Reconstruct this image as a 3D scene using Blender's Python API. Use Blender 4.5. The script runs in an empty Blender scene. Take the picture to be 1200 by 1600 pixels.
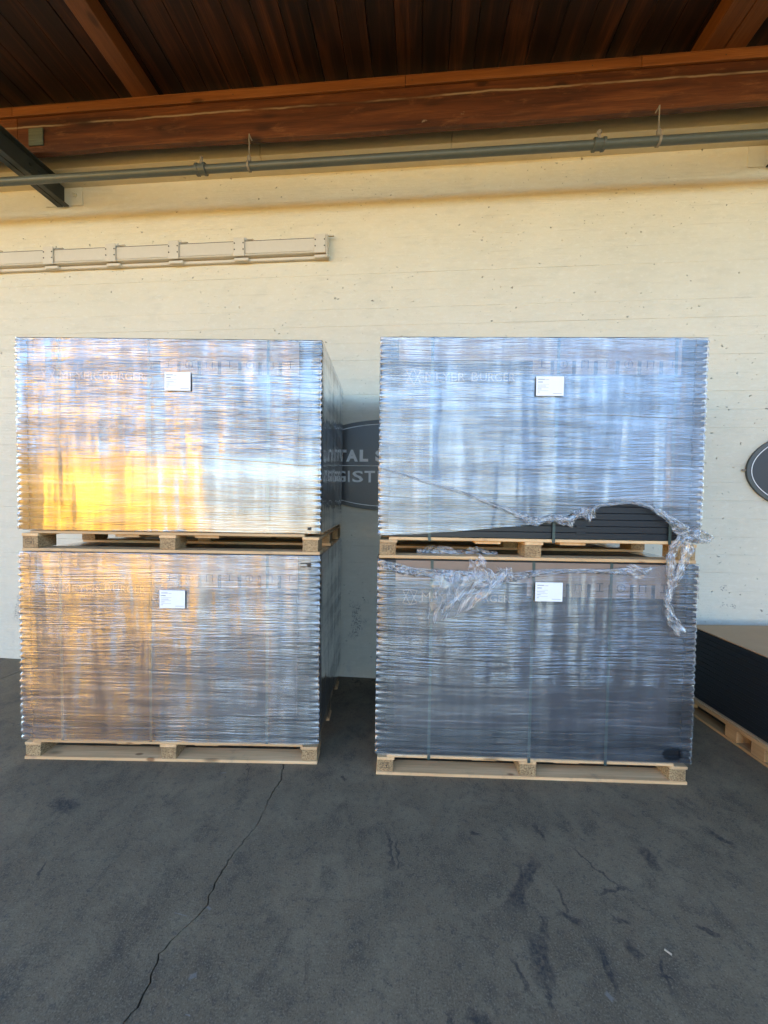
import bpy, bmesh, math, random
from mathutils import Vector, Matrix, noise as mnoise

random.seed(7)
sc = bpy.context.scene
COL = sc.collection
R = math.radians

# ------------------------------------------------------------------ camera
cam_d = bpy.data.cameras.new('camera')
cam = bpy.data.objects.new('camera', cam_d)
COL.objects.link(cam)
PITCH, ROLL, EYE, FOC = 0.0328, 0.0138, 1.5978, 614.0
fwd = Vector((0, math.cos(PITCH), -math.sin(PITCH)))
rgt = Vector((1, 0, 0))
upv = rgt.cross(fwd)
r2 = math.cos(ROLL) * rgt + math.sin(ROLL) * upv
u2 = -math.sin(ROLL) * rgt + math.cos(ROLL) * upv
cam.matrix_world = Matrix(((r2.x, u2.x, -fwd.x, 0), (r2.y, u2.y, -fwd.y, 0), (r2.z, u2.z, -fwd.z, EYE), (0, 0, 0, 1)))
cam_d.sensor_fit = 'VERTICAL'
cam_d.sensor_height = 36
cam_d.sensor_width = 27
cam_d.lens = FOC / 1600 * 36
cam_d.clip_start = 0.05
cam_d.clip_end = 2000
sc.camera = cam

# ------------------------------------------------------------------ world, sun, exposure
SUN_EL, SUN_AZ = R(26), R(80)          # behind the warehouse, far round to the right
w = bpy.data.worlds.new('World')
sc.world = w
w.use_nodes = True
nt = w.node_tree
sky = nt.nodes.new('ShaderNodeTexSky')
sky.sky_type = 'NISHITA'
sky.sun_disc = False
sky.sun_elevation = SUN_EL
sky.sun_rotation = SUN_AZ
sky.air_density = 1.0
sky.dust_density = 0.0
sky.ozone_density = 3.6
bg = nt.nodes['Background']
bg.inputs['Strength'].default_value = 0.15
nt.links.new(sky.outputs[0], bg.inputs['Color'])

sun_d = bpy.data.lights.new('sun', 'SUN')
sun_d.energy = 4.4
sun_d.angle = R(0.5)
sun_d.color = (1.0, 0.81, 0.52)
sun = bpy.data.objects.new('sun', sun_d)
COL.objects.link(sun)
sdir = Vector((math.sin(SUN_AZ) * math.cos(SUN_EL), math.cos(SUN_AZ) * math.cos(SUN_EL), math.sin(SUN_EL)))
sun.rotation_euler = sdir.to_track_quat('Z', 'Y').to_euler()
sun.location = (0, 0, 30)

sc.view_settings.view_transform = 'Standard'
sc.view_settings.look = 'None'
sc.view_settings.exposure = 2.85
sc.view_settings.gamma = 1
sc.view_settings.use_curve_mapping = False
try:
    sc.cycles.max_bounces = 10
    sc.cycles.diffuse_bounces = 5
    sc.cycles.glossy_bounces = 4
    sc.cycles.transparent_max_bounces = 16
    sc.cycles.caustics_reflective = False
    sc.cycles.caustics_refractive = False
except Exception:
    pass


# ------------------------------------------------------------------ node helper
class NT:
    def __init__(s, name):
        s.m = bpy.data.materials.new(name)
        s.m.use_nodes = True
        s.t = s.m.node_tree
        s.t.nodes.clear()
        s.out = s.t.nodes.new('ShaderNodeOutputMaterial')

    def n(s, typ, **kw):
        d = s.t.nodes.new('ShaderNode' + typ)
        for k, v in kw.items():
            setattr(d, k, v)
        return d

    def put(s, sock, v):
        if isinstance(v, bpy.types.NodeSocket):
            s.t.links.new(v, sock)
        elif v is not None:
            if isinstance(v, (tuple, list)) and len(v) == 3 and sock.type == 'RGBA':
                v = (*v, 1)
            sock.default_value = v

    def math(s, op, a, b=None, c=None, clamp=False):
        d = s.n('Math', operation=op)
        d.use_clamp = clamp
        for i, v in enumerate((a, b, c)):
            s.put(d.inputs[i], v)
        return d.outputs[0]

    def vmath(s, op, a, b=None):
        d = s.n('VectorMath', operation=op)
        s.put(d.inputs[0], a)
        if b is not None:
            s.put(d.inputs[1], b)
        return d.outputs['Value'] if op in ('LENGTH', 'DOT_PRODUCT', 'DISTANCE') else d.outputs[0]

    def mul(s, vec, sxyz):
        return s.vmath('MULTIPLY', vec, sxyz)

    def noise(s, vec, scale=1.0, detail=3.0, rough=0.5, dist=0.0):
        d = s.n('TexNoise')
        s.put(d.inputs['Vector'], vec)
        d.inputs['Scale'].default_value = scale
        d.inputs['Detail'].default_value = detail
        d.inputs['Roughness'].default_value = rough
        d.inputs['Distortion'].default_value = dist
        return d.outputs['Fac']

    def voro(s, vec, scale=1.0, feature='F1'):
        d = s.n('TexVoronoi', feature=feature)
        s.put(d.inputs['Vector'], vec)
        d.inputs['Scale'].default_value = scale
        return d

    def ramp(s, f, *stops):
        d = s.n('ValToRGB')
        s.put(d.inputs[0], f)
        e = d.color_ramp.elements
        while len(e) < len(stops):
            e.new(0.5)
        for el, (p, c) in zip(e, stops):
            el.position = p
            el.color = (*c, 1) if isinstance(c, (tuple, list)) else (c, c, c, 1)
        return d.outputs[0]

    def step(s, f, a, b, lo=0.0, hi=1.0):
        d = s.n('MapRange', interpolation_type='SMOOTHSTEP')
        for k, v in zip(('Value', 'From Min', 'From Max', 'To Min', 'To Max'), (f, a, b, lo, hi)):
            s.put(d.inputs[k], v)
        return d.outputs[0]

    def mix(s, f, a, b, mode='MIX'):
        d = s.n('Mix', data_type='RGBA', blend_type=mode)
        s.put(d.inputs[0], f)
        s.put(d.inputs[6], a)
        s.put(d.inputs[7], b)
        return d.outputs[2]

    def bump(s, h, strength=0.5, dist=0.01, normal=None):
        d = s.n('Bump')
        s.put(d.inputs['Strength'], strength)
        d.inputs['Distance'].default_value = dist
        s.put(d.inputs['Height'], h)
        if normal is not None:
            s.put(d.inputs['Normal'], normal)
        return d.outputs[0]

    def coord(s, which='Object'):
        return s.n('TexCoord').outputs[which]

    def rnd(s):
        return s.n('ObjectInfo').outputs['Random']

    def offs(s, vec, k=37.0):
        """shift the pattern by the object's own random number, so copies differ"""
        c = s.n('CombineXYZ')
        r = s.math('MULTIPLY', s.rnd(), k)
        for i in range(3):
            s.t.links.new(r, c.inputs[i])
        return s.vmath('ADD', vec, c.outputs[0])

    def pbsdf(s, col, rough=0.6, normal=None, spec=0.5, metal=0.0):
        d = s.n('BsdfPrincipled')
        s.put(d.inputs['Base Color'], col)
        s.put(d.inputs['Roughness'], rough)
        s.put(d.inputs['Metallic'], metal)
        s.put(d.inputs['Specular IOR Level'], spec)
        if normal is not None:
            s.put(d.inputs['Normal'], normal)
        return d.outputs[0]

    def done(s, shader):
        s.t.links.new(shader, s.out.inputs[0])
        return s.m


# ------------------------------------------------------------------ materials
def wood_mat(name, axis, c1, c2, c3, rough=0.6, var=0.35, scale=1.0, knots=True, stain=None):
    """sawn timber, grain along `axis` (0 x, 1 y, 2 z)"""
    t = NT(name)
    p = t.offs(t.coord())
    st = [9 * scale] * 3
    st[axis] = 0.55 * scale
    a = t.noise(t.mul(p, tuple(st)), 1.5, 4, 0.6, 0.6)
    fine = [160 * scale] * 3
    fine[axis] = 4 * scale
    b = t.noise(t.mul(p, tuple(fine)), 1.0, 3, 0.6)
    col = t.ramp(a, (0.3, c1), (0.5, c2), (0.72, c3))
    col = t.mix(t.step(b, 0.35, 0.7, 0.0, 0.55), col, c1)
    if knots:
        ks = [5.0] * 3
        ks[axis] = 2.2
        v = t.voro(t.mul(p, tuple(ks)), 1.0)
        k = t.step(v.outputs['Distance'], 0.05, 0.16, 1.0, 0.0)
        col = t.mix(t.math('MULTIPLY', k, 0.75), col, tuple(x * 0.3 for x in c1))
    if var:
        f = t.math('ADD', 1 - var / 2, t.math('MULTIPLY', t.rnd(), var))
        d = t.n('CombineXYZ')
        for i in range(3):
            t.t.links.new(f, d.inputs[i])
        col = t.mix(1.0, col, d.outputs[0], 'MULTIPLY')
    if stain:
        col = stain(t, col)
    n = t.bump(b, 0.5, 0.002)
    return t.done(t.pbsdf(col, rough, n, 0.3))


def plain(name, col, rough=0.5, metal=0.0, spec=0.5, grain=0.15, scale=40, bump=0.15):
    t = NT(name)
    p = t.offs(t.coord())
    a = t.noise(p, scale, 4, 0.6)
    b = t.noise(p, scale * 0.12, 3, 0.6)
    f = t.math('ADD', 1 - grain, t.math('MULTIPLY', t.math('ADD', a, b), grain))
    d = t.n('CombineXYZ')
    for i in range(3):
        t.t.links.new(f, d.inputs[i])
    c = t.mix(1.0, col, d.outputs[0], 'MULTIPLY')
    n = t.bump(a, bump, 0.002)
    return t.done(t.pbsdf(c, rough, n, spec, metal))


def segdist(t, p2, seg):
    """distance from p2 (vector with z=0) to a segment, as nodes"""
    ax, ay, bx, by, wd = seg
    ln = max(1e-4, math.hypot(bx - ax, by - ay))
    ux, uy = (bx - ax) / ln, (by - ay) / ln
    q = t.vmath('SUBTRACT', p2, ((ax + bx) / 2, (ay + by) / 2, 0))
    along = t.math('ABSOLUTE', t.vmath('DOT_PRODUCT', q, (ux, uy, 0)))
    across = t.math('ABSOLUTE', t.vmath('DOT_PRODUCT', q, (-uy, ux, 0)))
    e = t.math('MAXIMUM', t.math('DIVIDE', along, ln / 2 + wd), t.math('DIVIDE', across, wd))
    return e


SCUFF = [(0.043, 1.818, 0.055, 1.671, 0.0073), (0.078, 1.774, 0.085, 1.656, 0.0043), (0.763, 1.885, 0.777, 1.82, 0.0078),
         (0.684, 1.68, 0.531, 1.513, 0.0188), (0.614, 1.664, 0.57, 1.514, 0.0107), (0.741, 1.573, 0.74, 1.48, 0.0052),
         (0.63, 1.443, 0.617, 1.41, 0.0121), (0.794, 1.344, 0.783, 1.24, 0.0088), (0.572, 1.357, 0.564, 1.281, 0.0314),
         (0.475, 1.307, 0.486, 1.245, 0.0087), (0.564, 1.254, 0.55, 1.196, 0.0084), (1.611, 1.862, 1.648, 1.799, 0.0155),
         (1.214, 1.735, 1.211, 1.688, 0.0232), (0.907, 1.458, 0.937, 1.447, 0.0099), (0.908, 1.361, 0.918, 1.341, 0.0161),
         (0.299, 1.163, 0.334, 1.148, 0.0158), (0.219, 1.162, 0.227, 1.147, 0.0079), (0.452, 1.836, 0.466, 1.832, 0.0092),
         (-0.218, 2.211, -0.205, 2.185, 0.011), (0.912, 1.557, 1.016, 1.577, 0.0066), (1.215, 1.428, 1.253, 1.403, 0.0072),
         (0.984, 1.323, 0.965, 1.25, 0.0044), (-1.67, 1.985, -1.581, 1.957, 0.0292), (-1.423, 1.591, -1.452, 1.648, 0.0054),
         (0.714, 1.467, 0.753, 1.445, 0.0124), (0.9, 1.747, 0.989, 1.598, 0.0042), (0.963, 1.277, 0.987, 1.259, 0.0054)]
PALE = [(-0.786, 1.459, -0.729, 1.444, 0.0018), (-0.923, 2.223, -0.896, 2.229, 0.0037), (-0.619, 1.258, -0.611, 1.26, 0.0085),
        (-0.59, 1.16, -0.576, 1.158, 0.002), (0.748, 1.223, 0.754, 1.215, 0.0083),
        (-0.664, 1.478, -0.654, 1.473, 0.0049)]


def floor_mat():
    t = NT('worn_concrete_floor')
    p = t.coord()
    a = t.noise(p, 1.3, 6, 0.62, 0.4)
    b = t.noise(p, 6.0, 6, 0.65, 0.5)
    c = t.noise(p, 160, 3, 0.7)
    g = t.noise(p, 38, 4, 0.7)
    sw = t.noise(t.mul(p, (4.2, 3.0, 1.0)), 1.7, 7, 0.74, 0.25)
    col = t.ramp(a, (0.25, (0.114, 0.084, 0.051)), (0.5, (0.168, 0.123, 0.073)), (0.75, (0.226, 0.164, 0.096)))
    col = t.mix(t.step(b, 0.42, 0.72, 0, 0.5), col, (0.262, 0.198, 0.118))
    col = t.mix(t.step(sw, 0.48, 0.70, 0, 0.62), col, (0.058, 0.048, 0.036))
    col = t.mix(t.step(g, 0.5, 0.72, 0, 0.5), col, (0.034, 0.035, 0.038))
    col = t.mix(t.step(c, 0.52, 0.72, 0, 0.8), col, (0.29, 0.235, 0.16))
    col = t.mix(t.step(c, 0.46, 0.28, 0, 0.7), col, (0.028, 0.024, 0.021))
    # rubber scuffs and pale scratches that the floor carries
    wob = t.n('TexNoise')
    t.put(wob.inputs['Vector'], p)
    wob.inputs['Scale'].default_value = 26
    wob.inputs['Detail'].default_value = 4
    q = t.vmath('ADD', p, t.mul(t.vmath('SUBTRACT', wob.outputs['Color'], (0.5, 0.5, 0.5)), (0.05, 0.05, 0)))
    q = t.mul(q, (1, 1, 0))
    e = None
    for s_ in SCUFF:
        d = segdist(t, q, s_)
        e = d if e is None else t.math('MINIMUM', e, d)
    m = t.step(e, 0.55, 1.5, 1, 0)
    m = t.math('MULTIPLY', m, t.step(t.noise(p, 60, 3, 0.7), 0.3, 0.62, 0.25, 0.8))
    col = t.mix(m, col, (0.024, 0.023, 0.025))
    q2 = t.vmath('ADD', p, t.mul(t.vmath('SUBTRACT', wob.outputs['Color'], (0.5, 0.5, 0.5)), (0.012, 0.012, 0)))
    q2 = t.mul(q2, (1, 1, 0))
    e = None
    for s_ in PALE:
        d = segdist(t, q2, s_)
        e = d if e is None else t.math('MINIMUM', e, d)
    col = t.mix(t.math('MULTIPLY', t.step(e, 0.6, 1.2, 1, 0), 0.5), col, (0.26, 0.24, 0.22))
    # faint hair cracks
    v = t.voro(t.vmath('ADD', p, t.mul(wob.outputs['Color'], (0.16, 0.16, 0))), 0.9, 'DISTANCE_TO_EDGE')
    hair = t.math('MULTIPLY', t.step(v.outputs['Distance'], 0.0, 0.006, 1, 0), t.step(t.noise(p, 1.1, 2), 0.5, 0.6, 0, 0.8))
    col = t.mix(hair, col, (0.015, 0.015, 0.017))
    h = t.math('ADD', t.math('MULTIPLY', c, 0.6), t.math('ADD', g, t.math('MULTIPLY', hair, -1.5)))
    n = t.bump(h, 0.45, 0.004)
    rg = t.math('ADD', 0.62, t.math('MULTIPLY', b, 0.25))
    return t.done(t.pbsdf(col, rg, n, 0.35))


WSC = [(-0.24, 0.62, -0.236, 0.48, 0.030), (-0.20, 0.50, -0.25, 0.40, 0.030), (-0.17, 0.72, -0.15, 0.69, 0.012), (-3.52, 0.57, -3.55, 0.43, 0.03),
       (2.70, 0.49, 2.74, 0.46, 0.035), (2.79, 0.91, 2.81, 0.90, 0.012), (2.82, 0.756, 2.89, 0.755, 0.006), (2.56, 1.82, 2.58, 1.81, 0.012),
       (2.60, 0.55, 2.64, 0.57, 0.02), (-3.40, 0.36, -3.42, 0.30, 0.02)]


def wall_mat():
    t = NT('cream_painted_concrete')
    p = t.coord()
    a = t.noise(p, 0.9, 5, 0.6)
    b = t.noise(t.mul(p, (1, 1, 3.0)), 4.0, 5, 0.6)
    c = t.noise(p, 55, 4, 0.65)
    brd = t.noise(t.mul(p, (2.2, 2.2, 60.0)), 1.0, 3, 0.6)
    col = t.ramp(a, (0.3, (0.61, 0.560, 0.445)), (0.7, (0.67, 0.615, 0.495)))
    col = t.mix(t.step(b, 0.48, 0.72, 0, 0.45), col, (0.53, 0.495, 0.40))
    col = t.mix(t.step(t.noise(t.mul(p, (1.0, 1.0, 2.0)), 17, 5, 0.7), 0.5, 0.68, 0, 0.35), col, (0.72, 0.69, 0.60))
    col = t.mix(t.step(brd, 0.62, 0.8, 0, 0.18), col, (0.50, 0.46, 0.39))
    sz = t.n('SeparateXYZ')
    t.put(sz.inputs[0], p)
    fz = t.math('ABSOLUTE', t.math('SUBTRACT', t.math('FRACT', t.math('ADD', t.math('DIVIDE', t.math('SUBTRACT', sz.outputs[2], 0.0015), 0.1475), 0.5)), 0.5))
    seam = t.math('MULTIPLY', t.step(fz, 0.010, 0.026, 1, 0), t.step(t.noise(t.mul(p, (1.4, 1.4, 7.0)), 1.0, 4, 0.65), 0.50, 0.66, 0.0, 0.35))
    seam = t.math('MULTIPLY', seam, t.step(sz.outputs[2], 4.10, 4.0))
    col = t.mix(seam, col, (0.36, 0.31, 0.24))
    # pin holes and chips in the paint
    pw = t.n('TexNoise')
    t.put(pw.inputs['Vector'], p)
    pw.inputs['Scale'].default_value = 30
    pw.inputs['Detail'].default_value = 3
    v = t.voro(t.vmath('ADD', t.mul(p, (1, 1, 1.4)), t.mul(pw.outputs['Color'], (0.06, 0.06, 0.06))), 7.5)
    spot = t.math('MULTIPLY', t.step(v.outputs['Distance'], 0.03, 0.085, 1, 0), t.step(t.noise(p, 2.0, 2), 0.35, 0.48, 0, 1))
    v2 = t.voro(t.vmath('ADD', t.mul(p, (1, 1, 1.6)), t.mul(pw.outputs['Color'], (0.05, 0.05, 0.05))), 17)
    spot2 = t.math('MULTIPLY', t.step(v2.outputs['Distance'], 0.035, 0.10, 1, 0), t.step(t.noise(p, 1.3, 3), 0.42, 0.54, 0, 1))
    sp = t.math('MAXIMUM', spot, spot2)
    col = t.mix(t.math('MULTIPLY', sp, 0.75), col, (0.19, 0.17, 0.15))
    # scuffs near the ground (wall plane is x, z)
    sx = t.n('SeparateXYZ')
    t.put(sx.inputs[0], p)
    cx = t.n('CombineXYZ')
    t.t.links.new(sx.outputs[0], cx.inputs[0])
    t.t.links.new(sx.outputs[2], cx.inputs[1])
    wob = t.n('TexNoise')
    t.put(wob.inputs['Vector'], p)
    wob.inputs['Scale'].default_value = 22
    wob.inputs['Detail'].default_value = 4
    q = t.mul(t.vmath('ADD', cx.outputs[0], t.mul(t.vmath('SUBTRACT', wob.outputs['Color'], (0.5, 0.5, 0.5)), (0.14, 0.14, 0))), (1, 1, 0))
    e = None
    for s_ in WSC:
        d = segdist(t, q, s_)
        e = d if e is None else t.math('MINIMUM', e, d)
    m = t.math('MULTIPLY', t.step(e, 0.6, 1.6, 1, 0), t.step(t.noise(p, 70, 3, 0.7), 0.46, 0.6, 0, 0.75))
    col = t.mix(m, col, (0.11, 0.11, 0.12))
    low = t.math('MULTIPLY', t.step(sx.outputs[2], 0.0, 1.1, 1, 0), t.step(t.noise(p, 9, 5, 0.7), 0.5, 0.75, 0, 0.45))
    col = t.mix(low, col, (0.40, 0.39, 0.37))
    # ragged plaster patch band under the ledge
    rip = t.noise(t.mul(p, (3.0, 3.0, 14.0)), 1.6, 6, 0.7, 1.2)
    band = t.math('MULTIPLY', t.step(sx.outputs[2], 4.02, 4.12), t.step(sx.outputs[2], 4.30, 4.22))
    h = t.math('ADD', t.math('MULTIPLY', c, 0.25), t.math('MULTIPLY', b, 0.5))
    h = t.math('ADD', h, t.math('MULTIPLY', brd, 0.35))
    h = t.math('ADD', h, t.math('MULTIPLY', t.math('MULTIPLY', t.math('SUBTRACT', t.step(rip, 0.40, 0.60), 0.5), band), 0.16))
    h = t.math('SUBTRACT', h, t.math('MULTIPLY', sp, 1.2))
    n = t.bump(h, 0.9, 0.011)
    return t.done(t.pbsdf(col, 0.62, n, 0.3))


def beam_stain(t, col):
    p = t.coord()
    sx = t.n('SeparateXYZ')
    t.put(sx.inputs[0], p)
    wav = t.math('MULTIPLY', t.math('SUBTRACT', t.noise(t.mul(p, (2.0, 1, 1)), 1.0, 4, 0.6), 0.5), 0.045)
    dz = t.math('ABSOLUTE', t.math('SUBTRACT', t.math('SUBTRACT', sx.outputs[2], 0.213), wav))
    ln = t.math('MULTIPLY', t.step(dz, 0.003, 0.010, 1, 0), t.step(t.noise(t.mul(p, (1.6, 1, 1)), 1.0, 3), 0.38, 0.55, 0.05, 0.75))
    col = t.mix(ln, col, (0.30, 0.24, 0.17))
    bl = t.math('MULTIPLY', t.step(t.noise(t.mul(p, (5.5, 5, 8)), 1.0, 4, 0.7), 0.66, 0.76, 0, 0.8), t.step(sx.outputs[0], -0.9, 0.6))
    bl = t.math('MULTIPLY', bl, t.step(sx.outputs[2], 0.16, 0.10))
    col = t.mix(bl, col, (0.33, 0.27, 0.21))
    pat = t.step(t.noise(t.mul(p, (3.2, 3, 13)), 1.0, 6, 0.75), 0.54, 0.70, 0, 0.5)
    col = t.mix(pat, col, (0.23, 0.10, 0.045))
    kn = t.voro(t.mul(p, (1.7, 1, 5.5)), 1.0)
    col = t.mix(t.step(kn.outputs['Distance'], 0.06, 0.2, 0.85, 0), col, (0.025, 0.010, 0.006))
    drk = t.step(t.noise(t.mul(p, (1.2, 1, 6)), 1.3, 5, 0.65), 0.52, 0.75, 0, 0.75)
    return t.mix(drk, col, (0.045, 0.016, 0.008))


def chip_mat(name, base, dark):
    t = NT(name)
    p = t.offs(t.coord())
    v = t.voro(t.mul(p, (1.0, 1.0, 1.7)), 170)
    g = t.n('RGBToBW')
    t.put(g.inputs[0], v.outputs['Color'])
    col = t.ramp(g.outputs[0], (0.12, dark), (0.45, base), (0.9, tuple(min(1, x * 1.45) for x in base)))
    col = t.mix(t.step(t.noise(p, 9, 3), 0.4, 0.7, 0, 0.35), col, dark)
    return t.done(t.pbsdf(col, 0.75, t.bump(g.outputs[0], 0.5, 0.002), 0.2))


def board_print(name, col, flute=0.06, rough=0.5):
    """printed corrugated board: flat ink plus faint flutes"""
    t = NT(name)
    p = t.offs(t.coord())
    a = t.noise(t.mul(p, (4, 4, 1.0)), 1.0, 4, 0.6)
    b = t.noise(p, 70, 3, 0.6)
    f = t.math('ADD', 0.85, t.math('MULTIPLY', t.math('ADD', a, t.math('MULTIPLY', b, 0.3)), 0.25))
    d = t.n('CombineXYZ')
    for i in range(3):
        t.t.links.new(f, d.inputs[i])
    c = t.mix(1.0, col, d.outputs[0], 'MULTIPLY')
    n = t.bump(t.noise(t.mul(p, (150, 150, 3)), 1.0, 2), flute, 0.003)
    return t.done(t.pbsdf(c, rough, n, 0.4))


def film_mat(name, seed=0.0, ior=2.3, wrinkle=1.0, tight_from=0.45, haze=0.06, tilt=0.0, calm=0.35, rough=0.24, bands=(), edges=(), power=3.0, holes=()):
    """stretch film: clear sheet with a strong sheen, drawn into fine level wrinkles, in flat and ruffled patches"""
    t = NT(name)
    uv = t.coord('UV')
    off = t.vmath('ADD', uv, (seed, seed * 0.37, seed))
    wp = t.noise(t.mul(off, (1.1, 1.6, 1)), 1.0, 3, 0.5)
    wp2 = t.noise(t.mul(off, (0.35, 3.0, 1)), 1.0, 2, 0.5)
    sx = t.n('SeparateXYZ')
    t.put(sx.inputs[0], off)
    vv = t.math('ADD', sx.outputs[1], t.math('MULTIPLY', wp, 0.05))
    su = t.n('SeparateXYZ')
    t.put(su.inputs[0], uv)
    # every wrap runs at its own slight slope
    vv = t.math('ADD', vv, t.math('MULTIPLY', t.math('SUBTRACT', su.outputs[0], 0.9), t.math('MULTIPLY', t.math('SUBTRACT', wp2, 0.5), 0.12)))
    c = t.n('CombineXYZ')
    t.t.links.new(sx.outputs[0], c.inputs[0])
    t.t.links.new(vv, c.inputs[1])
    q = c.outputs[0]
    f1 = t.noise(t.mul(q, (4.0, 115.0, 1)), 1.0, 2, 0.6, 0.0)
    f2 = t.noise(t.mul(q, (2.0, 45.0, 1)), 1.0, 3, 0.6, 0.0)
    f3 = t.noise(t.mul(q, (0.9, 9.0, 1)), 1.0, 2, 0.5, 0.1)
    # patches where the film clings flat to the board: upright, flute-like
    col_n = t.noise(t.mul(off, (8.0, 1.5, 1)), 1.0, 3, 0.6, 0.25)
    big = t.noise(t.mul(off, (1.5, 2.2, 1)), 1.0, 3, 0.5)
    act = t.step(t.math('ADD', t.math('MULTIPLY', col_n, 0.6), t.math('MULTIPLY', big, 0.4)), tight_from, tight_from + 0.12, calm, 1.0)
    vz = t.n('SeparateXYZ')
    t.put(vz.inputs[0], uv)
    tl = t.math('ADD', vz.outputs[1], t.math('MULTIPLY', t.math('SUBTRACT', wp, 0.5), 0.10))
    lay = None
    for (z0, z1, k) in bands:
        b = t.math('MULTIPLY', t.step(tl, z0 - 0.006, z0 + 0.006), t.step(tl, z1 + 0.05, z1 - 0.012))
        b = t.math('MULTIPLY', b, k - 1.0)
        lay = b if lay is None else t.math('ADD', lay, b)
    if lay is not None:
        act = t.math('MULTIPLY', act, t.math('ADD', 1.0, lay))
    h = t.math('ADD', t.math('MULTIPLY', f1, 1.0), t.math('ADD', t.math('MULTIPLY', f2, 0.7), t.math('MULTIPLY', f3, 0.4)))
    und = t.noise(t.mul(off, (6.5, 0.9, 1)), 1.0, 2, 0.5, 0.1)
    ust = 1.0 if lay is None else t.math('MAXIMUM', t.math('ADD', 1.0, lay), 0.12)
    n0 = t.bump(und, ust, 0.030)
    n1 = t.bump(h, act, 0.0034 * wrinkle, n0)
    n2 = n1
    if edges:
        rg_ = None
        for (z0, sl) in edges:
            dd = t.math('SUBTRACT', t.math('SUBTRACT', tl, z0), t.math('MULTIPLY', vz.outputs[0], sl))
            r_ = t.step(dd, -0.0045, 0.0045)
            rg_ = r_ if rg_ is None else t.math('ADD', rg_, r_)
        n2 = t.bump(rg_, 0.4, 0.0026, n1)
    lw = t.n('LayerWeight')
    lw.inputs['Blend'].default_value = 0.5
    t.t.links.new(n2, lw.inputs['Normal'])
    base = ((ior - 1) / (ior + 1)) ** 2
    frs = t.math('ADD', base, t.math('MULTIPLY', t.math('POWER', lw.outputs['Facing'], power), 1 - base))
    lap = t.step(t.math('ADD', t.math('MULTIPLY', t.noise(t.mul(q, (0.6, 6.0, 1)), 1.0, 3, 0.6), 0.6), t.math('MULTIPLY', t.noise(t.mul(off, (13.0, 1.1, 1)), 1.0, 3, 0.6), 0.4)), 0.40, 0.60, 0.66, 1.26)   # more plies here, fewer there
    fac = t.math('MULTIPLY', frs, lap, clamp=True)
    gl = t.n('BsdfGlossy')
    gl.inputs['Color'].default_value = (0.97, 0.98, 1, 1)
    gl.inputs['Roughness'].default_value = rough
    gl.inputs['Anisotropy'].default_value = 0.65
    tg = t.n('Tangent', direction_type='UV_MAP')
    tg.uv_map = 'UVMap'
    t.t.links.new(tg.outputs[0], gl.inputs['Tangent'])
    t.t.links.new(n2, gl.inputs['Normal'])
    tr = t.n('BsdfTransparent')
    tr.inputs['Color'].default_value = (0.97, 0.97, 0.98, 1)
    df = t.n('BsdfDiffuse')
    df.inputs['Color'].default_value = (0.8, 0.82, 0.85, 1)
    t.t.links.new(n1, df.inputs['Normal'])
    mh = t.n('MixShader')
    hz = t.math('MULTIPLY', t.step(f2, 0.45, 0.75), haze * 2.2)
    t.put(mh.inputs[0], t.math('ADD', hz, haze * 0.3))
    t.t.links.new(tr.outputs[0], mh.inputs[1])
    t.t.links.new(df.outputs[0], mh.inputs[2])
    mx = t.n('MixShader')
    t.put(mx.inputs[0], fac)
    t.t.links.new(mh.outputs[0], mx.inputs[1])
    t.t.links.new(gl.outputs[0], mx.inputs[2])
    if holes:
        tc = t.n('BsdfTransparent')
        wob = t.n('TexNoise')
        t.put(wob.inputs['Vector'], t.mul(uv, (26, 26, 1)))
        wob.inputs['Detail'].default_value = 3
        qh = t.vmath('ADD', uv, t.mul(t.vmath('SUBTRACT', wob.outputs['Color'], (0.5, 0.5, 0.5)), (0.05, 0.03, 0)))
        for (hx, hz, rx, rz) in holes:
            d = t.vmath('LENGTH', t.mul(t.vmath('SUBTRACT', qh, (hx + 0.012, hz, 0)), (1 / rx, 1 / rz, 0)))
            mk = t.n('MixShader')
            t.put(mk.inputs[0], t.step(d, 1.03, 0.97))
            t.t.links.new(mx.outputs[0], mk.inputs[1])
            t.t.links.new(tc.outputs[0], mk.inputs[2])
            mx = mk
    return t.done(mx.outputs[0])


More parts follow.
